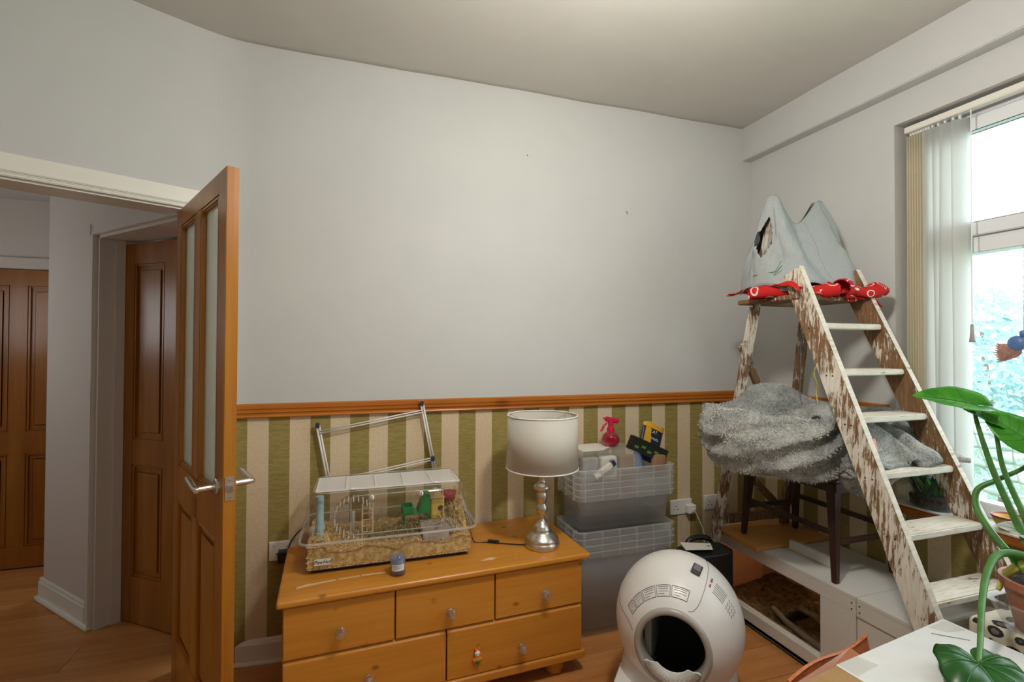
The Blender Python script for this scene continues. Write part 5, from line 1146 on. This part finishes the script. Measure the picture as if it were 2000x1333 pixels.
# long arching petiole with the big leaf over the cardboard box
stem([(PX - .005, PY, SZ + .02), (1.868, .885, .795), (1.80, .925, .805), (1.72, .915, .770), (1.62, .875, .715), (1.52, .825, .665), (1.442, .786, .642)], .013, .0055)
hb_, ht_ = Vector((1.440, .785, .640)), Vector((-.55, -.80, -.10)).normalized(); hs_ = ht_.cross(Vector((0, 0, 1))).normalized(); hn_ = hs_.cross(ht_)
def heartleaf(u, v):
    th_ = (u * 2 - 1) * PI; a = abs(th_) / PI
    r = lerp(.19, .105, min(1, a / .45)) if a < .45 else lerp(.105, .095, (a - .45) / .4) if a < .85 else .095 * max(.06, math.cos((a - .85) / .15 * PI / 2)) ** .6
    r *= v * .84; p = hb_ + ht_ * (r * math.cos(th_)) + hs_ * (r * math.sin(th_))
    return p + hn_ * (.018 * math.sin(PI * min(1, r / .12)) * abs(math.sin(th_)) - .35 * r * r / .19 + .003 * math.sin(th_ * 9) * v)
hl = MB().grid(heartleaf, 73, 12).build('leaf', 'leafdark', po, smooth=True, thick=.001, label='big dark heart-shaped leaf over the white box')
hv = MB()
for th_ in (0, .22, -.22, .42, -.42, .62, -.62, .82, -.82): hv.tube([heartleaf(.5 + th_ * .5, k / 8) + hn_ * .0012 for k in range(9)], [lerp(.0018, .0005, k / 8) for k in range(9)], 4)
hv.build('veins', 'leafvein', hl)

# ================================================================== CARDBOARD BOX, ORANGE SHEET
cx = thing('cardboard_box', 'large white cardboard box with clear tape in the right foreground', 'box', (1.42, .72, 0))
q = [(1.17, .93), (1.665, .992), (1.690, .50), (1.20, .46)]
MB().prism(q, 0.002, .597).build('carton', 'cardbrown', cx, bevel=.004)
def inset(poly, d):
    c0 = sum((Vector(p) for p in poly), Vector((0, 0))) / len(poly); return [tuple(Vector(p) + (c0 - Vector(p)).normalized() * d) for p in poly]
MB().prism(inset(q, -.006), .5972, .600).build('lid_flap', 'cardwhite', cx, label='white printed top of the box')
MB().add([(1.172, .935, .6005), (1.25, .944, .6005), (1.265, .90, .6005), (1.175, .885, .6005)], [(0, 1, 2, 3)]).build('tape_strip', 'tape', cx, thick=.0006)
MB().add([(1.575, .978, .6005), (1.662, .989, .6005), (1.664, .935, .6005), (1.60, .945, .6005)], [(0, 1, 2, 3)]).build('tape_strip', 'tape', cx, thick=.0006)
text('on', .045, 'ink', cx, frame((1.592, .838, .6008), (.96, -.28, 0), (.28, .96, 0)))
text('e', .045, 'ink', cx, frame((1.618, .765, .6008), (.96, -.28, 0), (.28, .96, 0)))
MB().tube(cr([(1.46, .885, .602), (1.43, .865, .602), (1.395, .83, .602), (1.372, .80, .602), (1.36, .76, .602)], 6), .0012, 5).build('pen_line', 'ink', cx)
MB().tube([(1.55, .955, .601), (1.615, .90, .601)], .0008, 4).build('pen_line', 'ink', cx)
# open flap at its left side
MB().add([(1.163, .930, .599), (1.195, .50, .599), (.90, .50, .57), (.885, .86, .592), (1.02, .90, .606)], [(0, 1, 2, 3, 4)]).build('side_flap', 'cardbrown', cx, thick=.005)
# orange perforated sheet leaning between the box and the cabinet
osx = thing('orange_sheet', 'orange perforated plastic sheet leaning behind the cardboard box', 'sheet', (1.55, 1.15, 0))
def osf(u, v): 
    a = Vector((1.19, 1.10, .445)); b = Vector((1.585, 1.165, .475)); c = Vector((1.20, 1.03, .0)); d = Vector((1.60, 1.07, .0))
    p = c.lerp(d, u).lerp(a.lerp(b, u), v); p.z += .012 * math.sin(u * 6) * v; return p
MB().grid(osf, 20, 12).build('sheet', 'orange', osx, thick=.004)
MB().tube([osf(k / 19, 1.0) for k in range(20)], .005, 6).build('folded_edge', 'orange', osx)
for r_ in range(2):
    for k in range(12):
        u = .62 + .03 * k; p = osf(u, .90 - .05 * r_) + Vector((-.001, -.0026, 0)); MB().box(p.x - .004, p.x + .004, p.y - .0008, p.y + .0004, p.z - .003, p.z + .003).build('perforation', 'darkgrey', osx)
MB().add([(1.428, 1.098, .50), (1.05, 1.005, .50), (1.09, .985, .475), (1.43, 1.055, .49)], [(0, 1, 2, 3)]).build('bent_flap', flat('copper_sheen_flap', (.42, .15, .06), .25), osx, thick=.003, label='shiny copper-brown bent flap')

# ================================================================== GARDEN
MB().box(2.7, 14, -8, 12, -.65, -.6).build('ground', 'lawn', kind='structure', origin=False, label='garden lawn outside the window')
def crown(name, c, rx, ry, rz, n, mat, label, leaf=.09):
    t = thing(name, label, 'shrub', (c[0], c[1], -.6), group='shrubs beyond the window')
    MB().tube([(c[0], c[1], -.6), (c[0] + .05, c[1], c[2] - rz * .3), (c[0], c[1] + .05, c[2] + rz * .3)], [.07, .05, .02], 8).build('trunk', 'stone', t)
    m = MB()
    for _ in range(n):
        d = Vector((random.gauss(0, 1), random.gauss(0, 1), random.gauss(0, 1))).normalized() * random.uniform(.55, 1.02)
        p = Vector((c[0] + d.x * rx, c[1] + d.y * ry, c[2] + d.z * rz)); a = Vector((random.gauss(0, 1), random.gauss(0, 1), random.gauss(0, 1))).normalized(); b = a.orthogonal().normalized(); s = leaf * random.uniform(.6, 1.3)
        m.add([p - a * s, p + b * s * .4, p + a * s, p - b * s * .4], [(0, 1, 2, 3)])
    m.build('foliage', mat, t); return t
crown('garden_shrub', (6.0, 3.3, .75), .85, .95, 1.35, 2600, 'hedge2', 'blue-green bushy shrub nearest the window', .07)
crown('garden_tree', (7.9, 4.2, 1.2), .95, 1.6, 1.7, 3200, 'hedge_glare', 'pale green tree behind the shrub, painted overexposed', .09)
crown('garden_bush', (3.9, 1.95, .25), .55, .65, .75, 1800, 'hedge_glare', 'low pale bush just outside the window, painted overexposed', .07)
fc = thing('garden_fence', 'pale blue board fence at the far side of the garden', 'fence', (9, 4, -.6))
for k in range(36): yy = -2 + k * .30; MB().box(9.0, 9.03, yy + .006, yy + .294, -.6, .95).build('fence_board', 'fence', fc)
fn_ = thing('garden_fern', 'pale fern with long leaflets just outside the pane, painted overexposed', 'fern', (2.95, 1.30, -.6))
for fi, (tx, ty_, tz, mt) in enumerate(((2.95, 1.25, 1.42, 'leafglare'), (3.05, 1.10, 1.30, 'leafglare'), (2.9, 1.62, 1.10, 'hedge_glare'), (3.1, 1.35, 1.15, 'hedge_glare'), (3.0, 1.50, 1.02, 'hedge_glare'))):
    sp = cr([(2.98, 1.32, -.6), (2.96 + .05 * fi, 1.36, .2), (lerp(2.96, tx, .7), lerp(1.38, ty_, .7), lerp(.2, tz, .7)), (tx, ty_, tz)], 8)
    MB().tube(sp, .004, 5).build('frond_stem', 'leafglare', fn_)
    for k in range(10, len(sp), 2):
        for sg in (-1, 1): leaf_blade(sp[k], sp[k] + Vector((-.02, sg * .11, .03)), .038, (-.6, 0, .8), mt, fn_, 'leaflet', .1, .05, 0, 7, 3, False)
